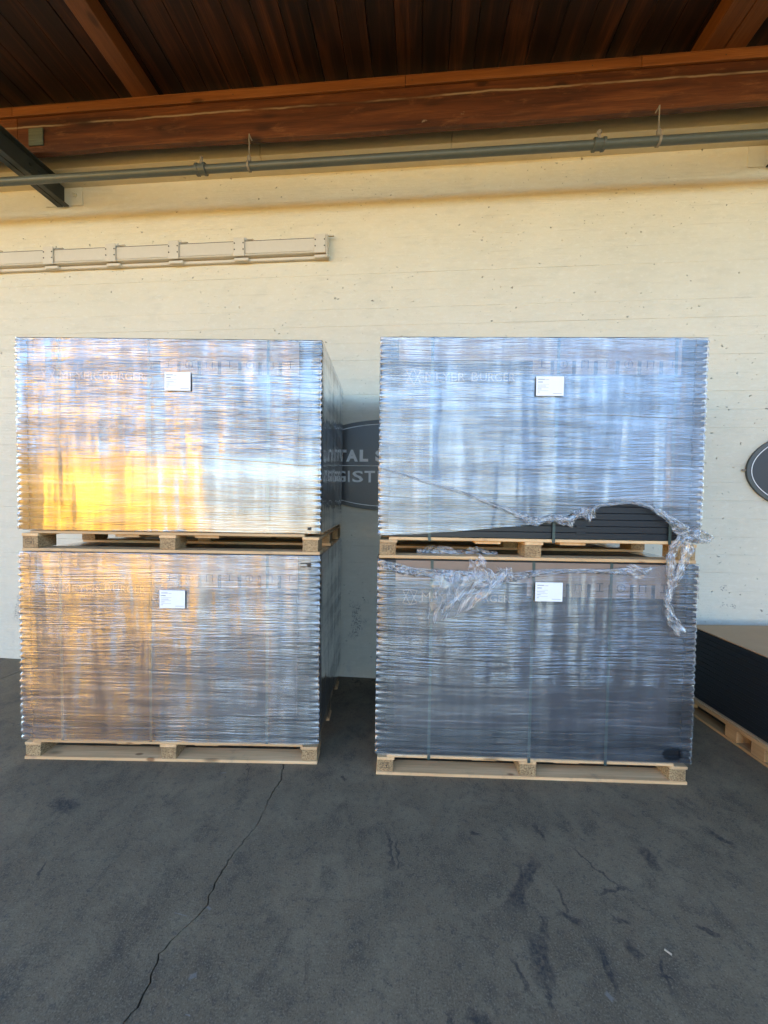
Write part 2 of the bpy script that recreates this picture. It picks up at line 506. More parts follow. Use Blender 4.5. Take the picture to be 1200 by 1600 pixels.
def crumple_mat():
    """loose torn film: nearly clear, with soft white creases and small glints"""
    t = NT('crumpled_stretch_film')
    uv = t.coord('UV')
    a = t.noise(t.mul(uv, (60, 8, 1)), 1.0, 4, 0.6, 0.6)
    b = t.noise(t.mul(uv, (14, 20, 1)), 1.0, 3, 0.5, 0.6)
    n = t.bump(t.math('ADD', a, b), 1.0, 0.0035)
    fr = t.n('Fresnel')
    fr.inputs['IOR'].default_value = 1.6
    t.t.links.new(n, fr.inputs['Normal'])
    gl = t.n('BsdfGlossy')
    gl.inputs['Roughness'].default_value = 0.16
    t.t.links.new(n, gl.inputs['Normal'])
    tr = t.n('BsdfTransparent')
    tr.inputs['Color'].default_value = (0.97, 0.97, 0.97, 1)
    df = t.n('BsdfDiffuse')
    df.inputs['Color'].default_value = (0.85, 0.85, 0.86, 1)
    t.t.links.new(n, df.inputs['Normal'])
    tl = t.n('BsdfTranslucent')
    tl.inputs['Color'].default_value = (0.85, 0.85, 0.86, 1)
    md = t.n('MixShader')
    md.inputs[0].default_value = 0.4
    t.t.links.new(df.outputs[0], md.inputs[1])
    t.t.links.new(tl.outputs[0], md.inputs[2])
    mh = t.n('MixShader')
    t.put(mh.inputs[0], t.step(a, 0.43, 0.68, 0.04, 0.55))
    t.t.links.new(tr.outputs[0], mh.inputs[1])
    t.t.links.new(md.outputs[0], mh.inputs[2])
    mx = t.n('MixShader')
    t.put(mx.inputs[0], t.math('MINIMUM', t.math('MULTIPLY', fr.outputs[0], 1.2), 0.18))
    t.t.links.new(mh.outputs[0], mx.inputs[1])
    t.t.links.new(gl.outputs[0], mx.inputs[2])
    return t.done(mx.outputs[0])


M = {}
M['floor'] = floor_mat()
M['wall'] = wall_mat()
M['cream'] = plain('cream_paint', (0.64, 0.595, 0.485), 0.5, grain=0.12, scale=30, bump=0.2)
M['duct'] = plain('greyish_cream_duct_paint', (0.58, 0.53, 0.45), 0.45, grain=0.12, scale=30, bump=0.2)
M['crack'] = plain('crack_dirt', (0.012, 0.012, 0.013), 0.9)
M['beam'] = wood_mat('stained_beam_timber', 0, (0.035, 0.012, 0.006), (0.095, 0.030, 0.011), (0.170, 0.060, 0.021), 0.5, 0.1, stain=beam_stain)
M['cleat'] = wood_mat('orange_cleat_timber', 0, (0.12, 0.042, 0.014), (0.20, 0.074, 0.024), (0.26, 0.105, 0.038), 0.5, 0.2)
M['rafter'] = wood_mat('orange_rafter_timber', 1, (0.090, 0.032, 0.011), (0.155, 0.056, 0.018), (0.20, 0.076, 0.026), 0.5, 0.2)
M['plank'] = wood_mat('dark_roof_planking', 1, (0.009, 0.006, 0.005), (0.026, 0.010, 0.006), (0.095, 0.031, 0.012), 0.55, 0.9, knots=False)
M['greyblock'] = wood_mat('weathered_grey_timber', 0, (0.05, 0.055, 0.04), (0.09, 0.10, 0.075), (0.13, 0.14, 0.11), 0.8, 0.2)
M['steel'] = plain('dark_green_painted_steel', (0.022, 0.028, 0.027), 0.45, spec=0.5, grain=0.3, scale=25)
M['pipe'] = plain('grey_green_pipe_paint', (0.075, 0.085, 0.075), 0.42, spec=0.5, grain=0.35, scale=22)
M['screw'] = plain('dark_screw', (0.06, 0.055, 0.05), 0.5, metal=0.6)
M['bolt'] = plain('weathered_bolt', (0.22, 0.19, 0.15), 0.6)
def grime(t, col):
    p = t.offs(t.coord(), 11.0)
    g = t.step(t.noise(t.mul(p, (5, 5, 5)), 1.0, 5, 0.7), 0.52, 0.74, 0, 0.55)
    col = t.mix(g, col, (0.22, 0.17, 0.12))
    k = t.voro(t.mul(p, (4.5, 9, 9)), 1.0)
    return t.mix(t.step(k.outputs['Distance'], 0.07, 0.15, 0.8, 0), col, (0.20, 0.085, 0.03))


M['pine'] = wood_mat('pale_pine_board', 0, (0.48, 0.28, 0.125), (0.66, 0.42, 0.21), (0.76, 0.52, 0.28), 0.65, 0.45, stain=grime)
M['pine_y'] = wood_mat('pale_pine_stringer', 1, (0.48, 0.28, 0.125), (0.66, 0.42, 0.21), (0.74, 0.50, 0.27), 0.65, 0.45)
M['pine_old'] = wood_mat('tawny_pine_board', 1, (0.30, 0.17, 0.07), (0.42, 0.25, 0.11), (0.50, 0.32, 0.15), 0.65, 0.25)
M['pine_oldx'] = wood_mat('tawny_pine_board_x', 0, (0.30, 0.17, 0.07), (0.42, 0.25, 0.11), (0.50, 0.32, 0.15), 0.65, 0.25)
M['chip'] = chip_mat('pressed_chip_block', (0.36, 0.24, 0.12), (0.16, 0.09, 0.04))
M['frame'] = plain('black_module_frame', (0.010, 0.011, 0.013), 0.38, spec=0.5, grain=0.2, scale=60, bump=0.05)
M['frame_bare'] = plain('black_bare_module_frame', (0.012, 0.015, 0.018), 0.45, spec=0.3, grain=0.2, scale=60, bump=0.05)
M['ink'] = board_print('dark_printed_board', (0.040, 0.038, 0.042))
M['kraft'] = board_print('brown_kraft_board', (0.24, 0.165, 0.115))
M['kraft_top'] = board_print('plain_kraft_sheet', (0.42, 0.275, 0.15), rough=0.75)
M['strap'] = plain('green_strap', (0.045, 0.068, 0.058), 0.35, spec=0.5, grain=0.15, scale=30)
M['paper'] = plain('white_label_paper', (0.80, 0.80, 0.80), 0.6, grain=0.04)
M['printgrey'] = plain('grey_label_print', (0.12, 0.12, 0.13), 0.6, grain=0.05)
M['sign'] = plain('charcoal_sign_panel', (0.040, 0.044, 0.048), 0.4, grain=0.12, scale=20, bump=0.05)
M['signrim'] = plain('grey_green_sign_rim', (0.070, 0.078, 0.075), 0.45, grain=0.2, scale=25)
M['signwhite'] = plain('pale_sign_lettering', (0.80, 0.80, 0.79), 0.5, grain=0.08)
M['crumple'] = crumple_mat()
M['gold'] = plain('yellow_ochre_render', (0.90, 0.52, 0.02), 0.7, grain=0.2, scale=3)
M['golddark'] = plain('brown_dock_door', (0.10, 0.06, 0.035), 0.6, grain=0.2, scale=6)
M['greyshed'] = plain('grey_cladding', (0.34, 0.37, 0.41), 0.6, grain=0.2, scale=3)
M['yard'] = plain('pale_yard_concrete', (0.53, 0.335, 0.095), 0.85, grain=0.3, scale=2)
M['butt'] = plain('pale_scrap', (0.40, 0.33, 0.24), 0.7)


# ------------------------------------------------------------------ mesh helpers
class MB:
    def __init__(s):
        s.v, s.f, s.mi, s.uv = [], [], [], None

    def add(s, vs, fs, mi=0):
        k = len(s.v)
        s.v += [tuple(x) for x in vs]
        s.f += [tuple(i + k for i in f) for f in fs]
        s.mi += [mi] * len(fs)
        return s

    def box(s, x0, x1, y0, y1, z0, z1, c=0.0, mi=0):
        if c <= 0:
            vs = [(x0, y0, z0), (x1, y0, z0), (x1, y1, z0), (x0, y1, z0), (x0, y0, z1), (x1, y0, z1), (x1, y1, z1), (x0, y1, z1)]
            fs = [(0, 3, 2, 1), (4, 5, 6, 7), (0, 1, 5, 4), (1, 2, 6, 5), (2, 3, 7, 6), (3, 0, 4, 7)]
            return s.add(vs, fs, mi)
        bm = bmesh.new()
        bmesh.ops.create_cube(bm, size=1)
        for v in bm.verts:
            v.co = Vector(((x0 + x1) / 2 + v.co.x * (x1 - x0), (y0 + y1) / 2 + v.co.y * (y1 - y0), (z0 + z1) / 2 + v.co.z * (z1 - z0)))
        bmesh.ops.bevel(bm, geom=bm.edges[:], offset=c, segments=1, affect='EDGES', profile=0.5)
        bm.verts.index_update()
        s.add([v.co[:] for v in bm.verts], [[v.index for v in f.verts] for f in bm.faces], mi)
        bm.free()
        return s

    def cyl(s, p0, p1, r, n=12, mi=0, r1=None, cap=True):
        p0, p1 = Vector(p0), Vector(p1)
        d = (p1 - p0).normalized()
        a = d.orthogonal().normalized()
        b = d.cross(a)
        r1 = r if r1 is None else r1
        vs = []
        for p, rr in ((p0, r), (p1, r1)):
            for i in range(n):
                t = 2 * math.pi * i / n
                vs.append(p + a * (rr * math.cos(t)) + b * (rr * math.sin(t)))
        fs = [(i, (i + 1) % n, n + (i + 1) % n, n + i) for i in range(n)]
        if cap:
            fs += [tuple(range(n))[::-1], tuple(range(n, 2 * n))]
        return s.add(vs, fs, mi)

    def grid(s, fn, nu, nv, uvfn=None, mi=0):
        """fn(i,j)->co or None"""
        k0 = len(s.v)
        if s.uv is None:
            s.uv = [(0, 0)] * k0
        for j in range(nv + 1):
            for i in range(nu + 1):
                s.v.append(tuple(fn(i, j)))
                s.uv.append(uvfn(i, j) if uvfn else (i / nu, j / nv))
        for j in range(nv):
            for i in range(nu):
                a = k0 + j * (nu + 1) + i
                s.f.append((a, a + 1, a + nu + 2, a + nu + 1))
                s.mi.append(mi)
        return s

    def mesh(s, name, mats, smooth=False):
        me = bpy.data.meshes.new(name)
        me.from_pydata(s.v, [], s.f)
        mats = mats if isinstance(mats, (list, tuple)) else [mats]
        for m in mats:
            me.materials.append(m)
        if len(mats) > 1:
            me.polygons.foreach_set('material_index', s.mi)
        if s.uv is not None:
            lay = me.uv_layers.new(name='UVMap')
            idx = [0] * len(me.loops)
            me.loops.foreach_get('vertex_index', idx)
            flat = []
            for i in idx:
                flat += s.uv[i]
            lay.data.foreach_set('uv', flat)
        if smooth:
            me.polygons.foreach_set('use_smooth', [True] * len(me.polygons))
        me.update()
        return me

    def build(s, name, mats, parent=None, loc=(0, 0, 0), rot=(0, 0, 0), smooth=False):
        return place(name, s.mesh(name, mats, smooth), parent, loc, rot)


def place(name, me, parent=None, loc=(0, 0, 0), rot=(0, 0, 0)):
    o = bpy.data.objects.new(name, me)
    COL.objects.link(o)
    o.location = loc
    o.rotation_euler = rot
    if parent is not None:
        o.parent = parent
    return o


def tag(o, label=None, cat=None, group=None, kind=None):
    if label:
        o['label'] = label
    if cat:
        o['category'] = cat
    if group:
        o['group'] = group
    if kind:
        o['kind'] = kind
    return o


def thing(name, label, cat, loc=(0, 0, 0), rz=0.0, group=None):
    o = place(name, None, None, loc, (0, 0, rz))
    return tag(o, label, cat, group)


def text_mesh(txt, size=1.0, bold=0.0, sx=1.0, depth=0.0004):
    cu = bpy.data.curves.new('lettering', 'FONT')
    cu.body = txt
    cu.size = size
    cu.offset = bold
    cu.extrude = depth
    cu.resolution_u = 3
    o = bpy.data.objects.new('lettering', cu)
    COL.objects.link(o)
    bpy.context.view_layer.update()
    me = bpy.data.meshes.new_from_object(o.evaluated_get(bpy.context.evaluated_depsgraph_get()))
    bpy.data.objects.remove(o)
    bpy.data.curves.remove(cu)
    # upright in the xz plane, facing -y
    me.transform(Matrix(((sx, 0, 0, 0), (0, 0, -1, 0), (0, 1, 0, 0), (0, 0, 0, 1))))
    return me


def fit_text(name, txt, parent, x0, x1, z0, z1, y, mat, bold=0.0):
    me = text_mesh(txt, 1.0, bold)
    xs = [v.co.x for v in me.vertices]
    zs = [v.co.z for v in me.vertices]
    kx = (x1 - x0) / max(1e-6, max(xs) - min(xs))
    kz = (z1 - z0) / max(1e-6, max(zs) - min(zs))
    ox, oz = min(xs), min(zs)
    for v in me.vertices:
        v.co.x = x0 + (v.co.x - ox) * kx
        v.co.z = z0 + (v.co.z - oz) * kz
        v.co.y += y
    me.materials.clear()
    me.materials.append(mat)
    return place(name, me, parent)


# ------------------------------------------------------------------ wall frame: x along the wall, y into the wall, z up
WY, WA = 3.4479, -0.0889
WT = Vector((math.cos(WA), math.sin(WA), 0))
WN = Vector((math.sin(WA), -math.cos(WA), 0))


def wpt(s, n, z=0.0):
    p = Vector((0, WY, 0)) + WT * s + WN * n
    return (p.x, p.y, z)


def wthing(name, label, cat, s, n, z, group=None):
    return thing(name, label, cat, wpt(s, n, z), WA, group)


# ------------------------------------------------------------------ ground
def floor():
    crack = [(-0.50, 3.50), (-0.56, 2.75), (-0.581, 2.301), (-0.564, 2.193), (-0.588, 2.026), (-0.598, 1.87), (-0.655, 1.706), (-0.671, 1.616), (-0.678, 1.588),
             (-0.674, 1.473), (-0.701, 1.426), (-0.735, 1.378), (-0.761, 1.321), (-0.756, 1.275), (-0.746, 1.223), (-0.750, 1.175), (-0.768, 1.137),
             (-0.80, 0.9), (-0.74, 0.5), (-0.86, 0.0), (-0.95, -0.7), (-0.93, -1.2)]
    rnd = random.Random(3)
    L, Rr = [], []
    pts = []
    for (a, b) in zip(crack[:-1], crack[1:]):
        n = max(2, int(math.hypot(b[0] - a[0], b[1] - a[1]) / 0.014))
        n = min(n, 40)
        for i in range(n):
            t = i / n
            pts.append((a[0] + (b[0] - a[0]) * t + rnd.uniform(-0.0055, 0.0055), a[1] + (b[1] - a[1]) * t))
    pts.append(crack[-1])
    for i, (x, y) in enumerate(pts):
        wd = 0.0011 + 0.0020 * (0.5 + mnoise.noise(Vector((x * 3, y * 9, 2.0)))) + rnd.uniform(0, 0.0008) + 0.0055 * max(0.0, mnoise.noise(Vector((x * 7, y * 15, 5.0))) - 0.25)
        L.append((x - wd, y))
        Rr.append((x + wd, y))
    mb = MB()
    th = 0.03
    yb = 3.56

    def slab(poly):
        k = len(poly)
        vs = [(x, y, 0) for x, y in poly] + [(x, y, -th) for x, y in poly]
        fs = [tuple(range(k))] + [(i, k + i, k + (i + 1) % k, (i + 1) % k) for i in range(k)]
        mb.add(vs, fs)
    # straight saw-cut joint on the left
    j0 = Vector((-3.283, 3.33))
    j1 = Vector((-3.253, 3.507))
    d = (j1 - j0).normalized()
    ja = j0 + d * ((-1.2 - j0.y) / d.y)
    jb = j0 + d * 0.62
    g = 0.005
    Lp = [L[0]] + L[1:]
    slab([(-0.5 - 0.003, 4.0)] + Lp + [(ja.x + g, -1.2), (jb.x + g, 4.0)])
    slab([(jb.x - g, 4.0), (ja.x - g, -1.2), (-15, -1.2), (-15, 4.9), (jb.x - g, 4.9)])
    slab([(18, 2.4), (18, -1.2)] + Rr[::-1] + [(-0.5 + 0.003, 3.62)])
    o = mb.build('concrete_floor', M['floor'])
    # normals up
    bm = bmesh.new()
    bm.from_mesh(o.data)
    bmesh.ops.recalc_face_normals(bm, faces=bm.faces[:])
    bm.to_mesh(o.data)
    bm.free()
    tag(o, 'dark stained concrete slab under the stacks, cracked from the left pallet to the foreground', kind='structure')
    s = MB().box(-15, 18, -1.2, 4.9, -0.2, -0.0305).build('floor_bed', M['crack'])
    tag(s, kind='structure')


floor()
yd = MB().add([(-900, -900, -0.15), (900, -900, -0.15), (900, 900, -0.15), (-900, 900, -0.15)], [(0, 1, 2, 3)]).build('yard_ground', M['yard'])
tag(yd, 'pale yard ground beyond the covered dock', kind='structure')


# ------------------------------------------------------------------ warehouse wall
def wall():
    root = wthing('warehouse_wall', 'cream painted board-formed concrete wall standing behind all the stacks', 'wall', 0, 0, 0)
    rnd = random.Random(11)
    # profile (n, z): board marks as shallow steps with open seams
    prof = [(0.0, -0.28)]
    z = 0.0
    n = 0.0
    while z < 4.10:
        hgt = 0.1475
        n2 = rnd.uniform(-0.0012, 0.0012)
        prof += [(n, z), ((n + n2) / 2 - rnd.choice((0.0006, 0.0012, 0.0022)), z + 0.0015), (n2, z + 0.003)]
        n = n2
        z += hgt
    prof += [(0.0, 4.16), (-0.0005, 4.21), (-0.0015, 4.26), (-0.0022, 4.31), (-0.0022, 4.36), (-0.001, 4.40), (0.0, 4.418)]
    prof += [(0.052, 4.422), (0.055, 4.428), (0.055, 4.60)]
    xs = [-14 + i * 0.5 for i in range(65)]
    mb = MB()
    vs, fs = [], []
    m = len(prof)
    for x in xs:
        for (a, b) in prof:
            vs.append((x, -a, b))
    for i in range(len(xs) - 1):
        for j in range(m - 1):
            a = i * m + j
            fs.append((a, a + m, a + m + 1, a + 1))
    mb.add(vs, fs)
    mb.build('wall_face', M['wall'], root)
    MB().box(-14, 18, 0.02, 0.30, -0.28, 5.6).build('wall_core', M['cream'], root)
    # cream ledger boards above the ledge, butted end to end
    cuts = [-14, -9.8, -5.3, -1.08, 0.52, 4.6, 9.2, 13.5, 18]
    me = {}
    for a, b in zip(cuts[:-1], cuts[1:]):
        MB().box(a + 0.002, b - 0.002, -0.135, -0.057, 4.475, 4.95, 0.003).build('ledger_board', M['cream'], root)
    # anchor plates of the two steel beams are parts of those beams
    return root


wall()
rb = thing('warehouse_building', 'flat roofed warehouse body behind the cream wall', 'building', wpt(0, 0, 0), WA)
MB().box(-14, 18, 0.32, 14, -0.29, 5.6).build('building_body', M['cream'], rb)


# ------------------------------------------------------------------ canopy
CD = 4.0      # how far the canopy reaches out from the wall


def canopy():
    root = wthing('canopy_roof', 'dark timber plank canopy roof over the dock with orange rafters', 'canopy roof', 0, 0, 4.93)
    rnd = random.Random(5)
    base = []
    for k in range(3):
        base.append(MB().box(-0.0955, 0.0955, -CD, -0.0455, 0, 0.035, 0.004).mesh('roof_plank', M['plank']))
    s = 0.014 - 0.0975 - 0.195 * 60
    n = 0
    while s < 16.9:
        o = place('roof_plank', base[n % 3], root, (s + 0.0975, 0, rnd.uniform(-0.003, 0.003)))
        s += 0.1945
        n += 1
    MB().box(-12, 17, -CD - 0.05, -0.0455, 0.04, 0.16).build('roof_deck', M['steel'], root)
    rafters = [(-10.6, 1), (-6.3, 1), (-1.97, 1), (2.385, 2), (6.75, 1), (11.0, 1), (15.3, 1)]
    rm = MB().box(-0.071, 0.071, -CD + 0.02, -0.048, -0.137, -0.0045, 0.004).mesh('rafter', M['rafter'])
    for c, k in rafters:
        if k == 1:
            place('rafter', rm, root, (c, 0, 0))
        else:
            place('rafter', rm, root, (c - 0.0735, 0, 0))
            place('rafter', rm, root, (c + 0.0735, 0, 0))
    MB().box(-12, 17, -CD - 0.12, -CD - 0.06, -0.16, 0.2, 0.004).build('fascia_board', M['beam'], root)


canopy()


def header_beam():
    z0 = 4.43
    root = wthing('header_beam', 'reddish brown timber beam running along under the plank roof', 'wooden beam', 0, 0.35, z0)

    def plank(x0, x1):
        # slightly sagging bottom edge, drawn along the beam
        mb = MB()
        n = 24
        vs, fs = [], []
        for i in range(n + 1):
            x = x0 + (x1 - x0) * i / n
            lo = (0.000 if x < -2.6 else -0.012 + 0.008 * (x - 0.3) ** 2 / 2.0) + 0.004 * mnoise.noise(Vector((x * 1.3, 0, 0)))
            lo = min(lo, 0.045)
            c = 0.004
            vs += [(x, 0, lo + c), (x, c, lo), (x, 0.050 - c, lo), (x, 0.050, lo + c), (x, 0.050, 0.354), (x, 0, 0.354)]
        for i in range(n):
            for k in range(6):
                a, b = i * 6 + k, i * 6 + (k + 1) % 6
                fs.append((a, b, b + 6, a + 6))
        fs += [(5, 4, 3, 2, 1, 0), tuple(n * 6 + k for k in range(6))]
        mb.add(vs, fs)
        return mb
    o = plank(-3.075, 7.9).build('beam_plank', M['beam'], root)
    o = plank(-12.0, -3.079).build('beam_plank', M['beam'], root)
    cuts = [-12.0, -7.4, -3.10, 0.15, 1.84, 6.1, 7.9]
    for a, b in zip(cuts[:-1], cuts[1:]):
        MB().box(a + 0.0015, b - 0.0015, -0.022, 0.098, 0.356, 0.3615 + 0.0, 0.001).build('cleat_shim', M['cleat'], root)
        MB().box(a + 0.0015, b - 0.0015, -0.022, -0.0015, 0.288, 0.3545, 0.003).build('cleat', M['cleat'], root)
    # weathered packing block beside the steel beam
    MB().box(-2.965, -2.835, -0.014, -0.0015, 0.052, 0.190, 0.003).build('packing_block', M['greyblock'], root)
    for x in (-2.6, -1.2, 0.2, 1.5, 2.4):
        MB().cyl((x, -0.0235, 0.32), (x, -0.0215, 0.32), 0.004, 8).build('nail_head', M['screw'], root)


header_beam()


def steel_beam(s, label):
    root = wthing('steel_beam', label, 'steel beam', s, 0.0, 4.24, 'dark steel beams fixed to the wall')
    z1 = 0.186
    n1 = CD
    for sg in (-1, 1):
        def X(a, b):
            return (min(sg * a, sg * b), max(sg * a, sg * b))
        mb = MB()
        for (a, b, zz0, zz1) in ((0.004, 0.012, 0.0105, z1 - 0.0105), (0.004, 0.059, 0, 0.010), (0.004, 0.059, z1 - 0.010, z1)):
            x0, x1 = X(a, b)
            mb.box(x0, x1, -n1, -0.062 if zz0 > 0.1 else -0.012, zz0, zz1, 0.0015)
        mb.build('channel', M['steel'], root)
    p = MB().box(0.066, 0.185, -0.010, 0.001, 0.012, 0.172, 0.002).build('anchor_plate', M['cream'], root)
    MB().cyl((0.118, -0.010, 0.10), (0.118, -0.026, 0.10), 0.020, 6).cyl((0.118, -0.026, 0.10), (0.125, -0.044, 0.104), 0.010, 8).build('bolt', M['cream'], p)
    MB().box(-0.185, -0.066, -0.010, 0.001, 0.012, 0.172, 0.002).build('anchor_plate', M['cream'], root)
    for q in (-0.25, -0.33):
        MB().cyl((0.0125, q, 0.06), (0.022, q, 0.06), 0.014, 6).build('bolt', M['steel'], root)
        MB().cyl((0.0125, q, 0.12), (0.022, q, 0.12), 0.014, 6).build('bolt', M['steel'], root)
    return root


steel_beam(-2.996, 'dark steel beam entering the upper left corner below the timber beam')
steel_beam(3.028, 'dark steel beam at the right edge, only its tip and bolted plate in view')


def pipe():
    zc = 4.168
    n = 0.40
    root = wthing('overhead_pipe', 'grey green pipe hung along the wall under the timber beam', 'pipe', 0, n, zc)
    mb = MB()
    xs = [-12 + 0.5 * i for i in range(49)]
    for k in range(8):
        a, b = xs[k * 6], xs[k * 6 + 6]
        mb.cyl((a, 0, -0.003 * a / 3), (b, 0, -0.003 * b / 3), 0.0295, 16, cap=False)
    mb.build('pipe_run', M['pipe'], root, smooth=True)
    for x in (-1.445, 1.55, -5.2, 5.0):
        z = -0.001 * x
        c = MB()
        c.cyl((x - 0.034, 0, z), (x + 0.034, 0, z), 0.037, 16)
        c.cyl((x - 0.040, 0, z), (x - 0.022, 0, z), 0.043, 16)
        c.cyl((x + 0.022, 0, z), (x + 0.040, 0, z), 0.043, 16)
        cp = c.build('coupling', M['pipe'], root, smooth=False)
        r = MB()
        r.box(x - 0.010, x + 0.010, -0.006, 0.004, z + 0.0375, z + 0.075, 0.002)
        r.cyl((x - 0.004, -0.006, z + 0.085), (x + 0.004, 0.006, z + 0.085), 0.016, 12)
        r.build('lug', M['bolt'], cp)
    for x in (-1.055, 1.955, -4.6, 4.9):
        z = -0.001 * x
        h = MB()
        h.cyl((x - 0.008, 0, z), (x + 0.008, 0, z), 0.0365, 16)
        h.box(x - 0.014, x + 0.014, -0.010, 0.010, z + 0.034, z + 0.078, 0.002)
        hg = h.build('hanger_clip', M['bolt'], root)
        MB().cyl((x, 0, z + 0.07), (x, 0, z + 0.245), 0.005, 8).cyl((x, 0.0, z + 0.240), (x, 0.048, z + 0.240), 0.005, 8).build('hanger_rod', M['bolt'], hg)


pipe()


def trunking():
    root = wthing('cable_trunking', 'cream painted cable trunking with clip-on covers fixed high on the wall at left', 'cable trunking', 0, 0, 3.66)
    x1 = -0.520
    mb = MB()
    mb.box(-7.0, x1, -0.070, -0.003, 0.055, 0.166, 0.002)
    mb.box(-7.0, x1, -0.048, -0.003, 0.1715, 0.180, 0.001)
    mb.box(-7.0, x1, -0.020, -0.003, 0.1662, 0.1713)
    mb.build('duct_body', M['duct'], root)
    MB().box(-7.0, x1, -0.078, -0.003, 0.036, 0.050, 0.005).build('duct_lip', M['duct'], root)
    MB().box(-7.0, x1 - 0.002, -0.034, -0.003, 0.008, 0.034, 0.004).build('duct_base', M['duct'], root)
    MB().box(-7.0, x1 - 0.002, -0.0712, -0.0702, 0.158, 0.1615).build('shade_line', M['screw'], root)  # dark strip added to draw the shade line along the trunking's top
    cov = MB()
    cov.box(-0.050, 0.050, -0.084, -0.0735, 0.030, 0.186, 0.003)
    cov.box(-0.050, 0.050, -0.0590, -0.003, 0.1745, 0.186, 0.002)
    cm = cov.mesh('clip_cover', M['duct'])
    tab = MB().box(-0.012, 0.075, -0.050, -0.030, 0.1865, 0.196, 0.002).box(0.0, 0.014, -0.048, -0.034, 0.1965, 0.212, 0.002)
    tm = tab.mesh('clip_tab', M['duct'])
    low = MB().box(-0.055, 0.075, -0.060, -0.0355, 0.004, 0.0285, 0.003)
    lm = low.mesh('clip_foot', M['duct'])
    sm = MB().cyl((0, -0.0842, 0), (0, -0.0865, 0), 0.0060, 8).mesh('screw', M['screw'])
    for x in (-3.089, -2.483, -1.889, -1.288, -0.572, -3.70, -4.30, -4.90):
        c = place('clip_cover', cm, root, (x, 0, 0))
        place('clip_tab', tm, c, (0.035, 0, 0))
        place('clip_foot', lm, c)
        for dx in (-0.040, 0.040):
            for dz in (0.085, 0.138):
                place('screw', sm, c, (dx, 0, dz))
    MB().box(x1 + 0.0015, x1 + 0.010, -0.080, -0.001, 0.000, 0.190, 0.002).build('end_cap', M['duct'], root)


trunking()


def oval_sign(s, z, label, letters):
    A, B = 0.805, 0.393
    root = wthing('oval_sign', label, 'sign', s, 0.0, z - B, 'oval signs on the wall')

    def ring(a0, b0, a1, b1, y0, y1, mat, name, par):
        n = 96
        vs = []
        for (a, b, y) in ((a1, b1, y1), (a0, b0, y1), (a0, b0, y0), (a1, b1, y0)):
            for i in range(n):
                t = 2 * math.pi * i / n
                vs.append((a * math.cos(t), y, B + b * math.sin(t)))
        fs = []
        for k in range(4):
            for i in range(n):
                fs.append((k * n + i, k * n + (i + 1) % n, ((k + 1) % 4) * n + (i + 1) % n, ((k + 1) % 4) * n + i))
        return MB().add(vs, fs).build(name, mat, par)

    def disc(a, b, y0, y1, mat, name, par):
        n = 96
        vs = [(a * math.cos(2 * math.pi * i / n), y, B + b * math.sin(2 * math.pi * i / n)) for y in (y1, y0) for i in range(n)]
        fs = [tuple(range(n)), tuple(range(2 * n - 1, n - 1, -1))] + [(i, n + i, n + (i + 1) % n, (i + 1) % n) for i in range(n)]
        return MB().add(vs, fs).build(name, mat, par)
    pan = disc(A - 0.024, B - 0.024, -0.003, -0.020, M['sign'], 'panel', root)
    ring(A, B, A - 0.025, B - 0.025, -0.003, -0.024, M['signrim'], 'rim', root)
    ring(A - 0.034, B - 0.034, A - 0.040, B - 0.040, -0.0202, -0.0212, M['signwhite'], 'border_line', root)
    k = MB().box(-A - 0.028, -A + 0.006, -0.016, -0.004, B - 0.008, B + 0.010, 0.002)
    k.build('fixing_tab', M['bolt'], root)
    if letters:
        kx = 0.00562
        MB().box(-0.60, 0.60, -0.0214, -0.0203, B - 0.008, B - 0.002).build('divider_line', M['signwhite'], root)
        for ch, a, b in (('T', 485, 502), ('O', 503.5, 522), ('T', 523.5, 540.5), ('A', 539.8, 558.5), ('L', 561, 574.5), ('S', 585.5, 604)):
            fit_text('letter', ch, root, (a - 600) * kx - s, (b - 600) * kx - s, B + 0.030, B + 0.134, -0.0208, M['signwhite'], 0.05 if ch != 'I' else 0.0)
        for ch, a, b in (('L', 488, 500), ('O', 503, 520.5), ('G', 522.5, 539.5), ('I', 543, 545.8), ('S', 550, 567), ('T', 569, 585.5), ('I', 590, 592.8), ('C', 597, 613), ('S', 616, 632)):
            fit_text('letter', ch, root, (a - 600) * kx - s, (b - 600) * kx - s, B - 0.150, B - 0.050, -0.0208, M['signwhite'], 0.018)
    return root


oval_sign(0.010, 1.892, 'dark grey oval sign half hidden between the two tall stacks, reading TAL S and GISTI', True)
oval_sign(3.728, 1.870, 'dark grey oval sign cut off by the right edge of the photo', False)


# ------------------------------------------------------------------ pallets
LW, LD = 1.767, 1.045
PH = 0.124


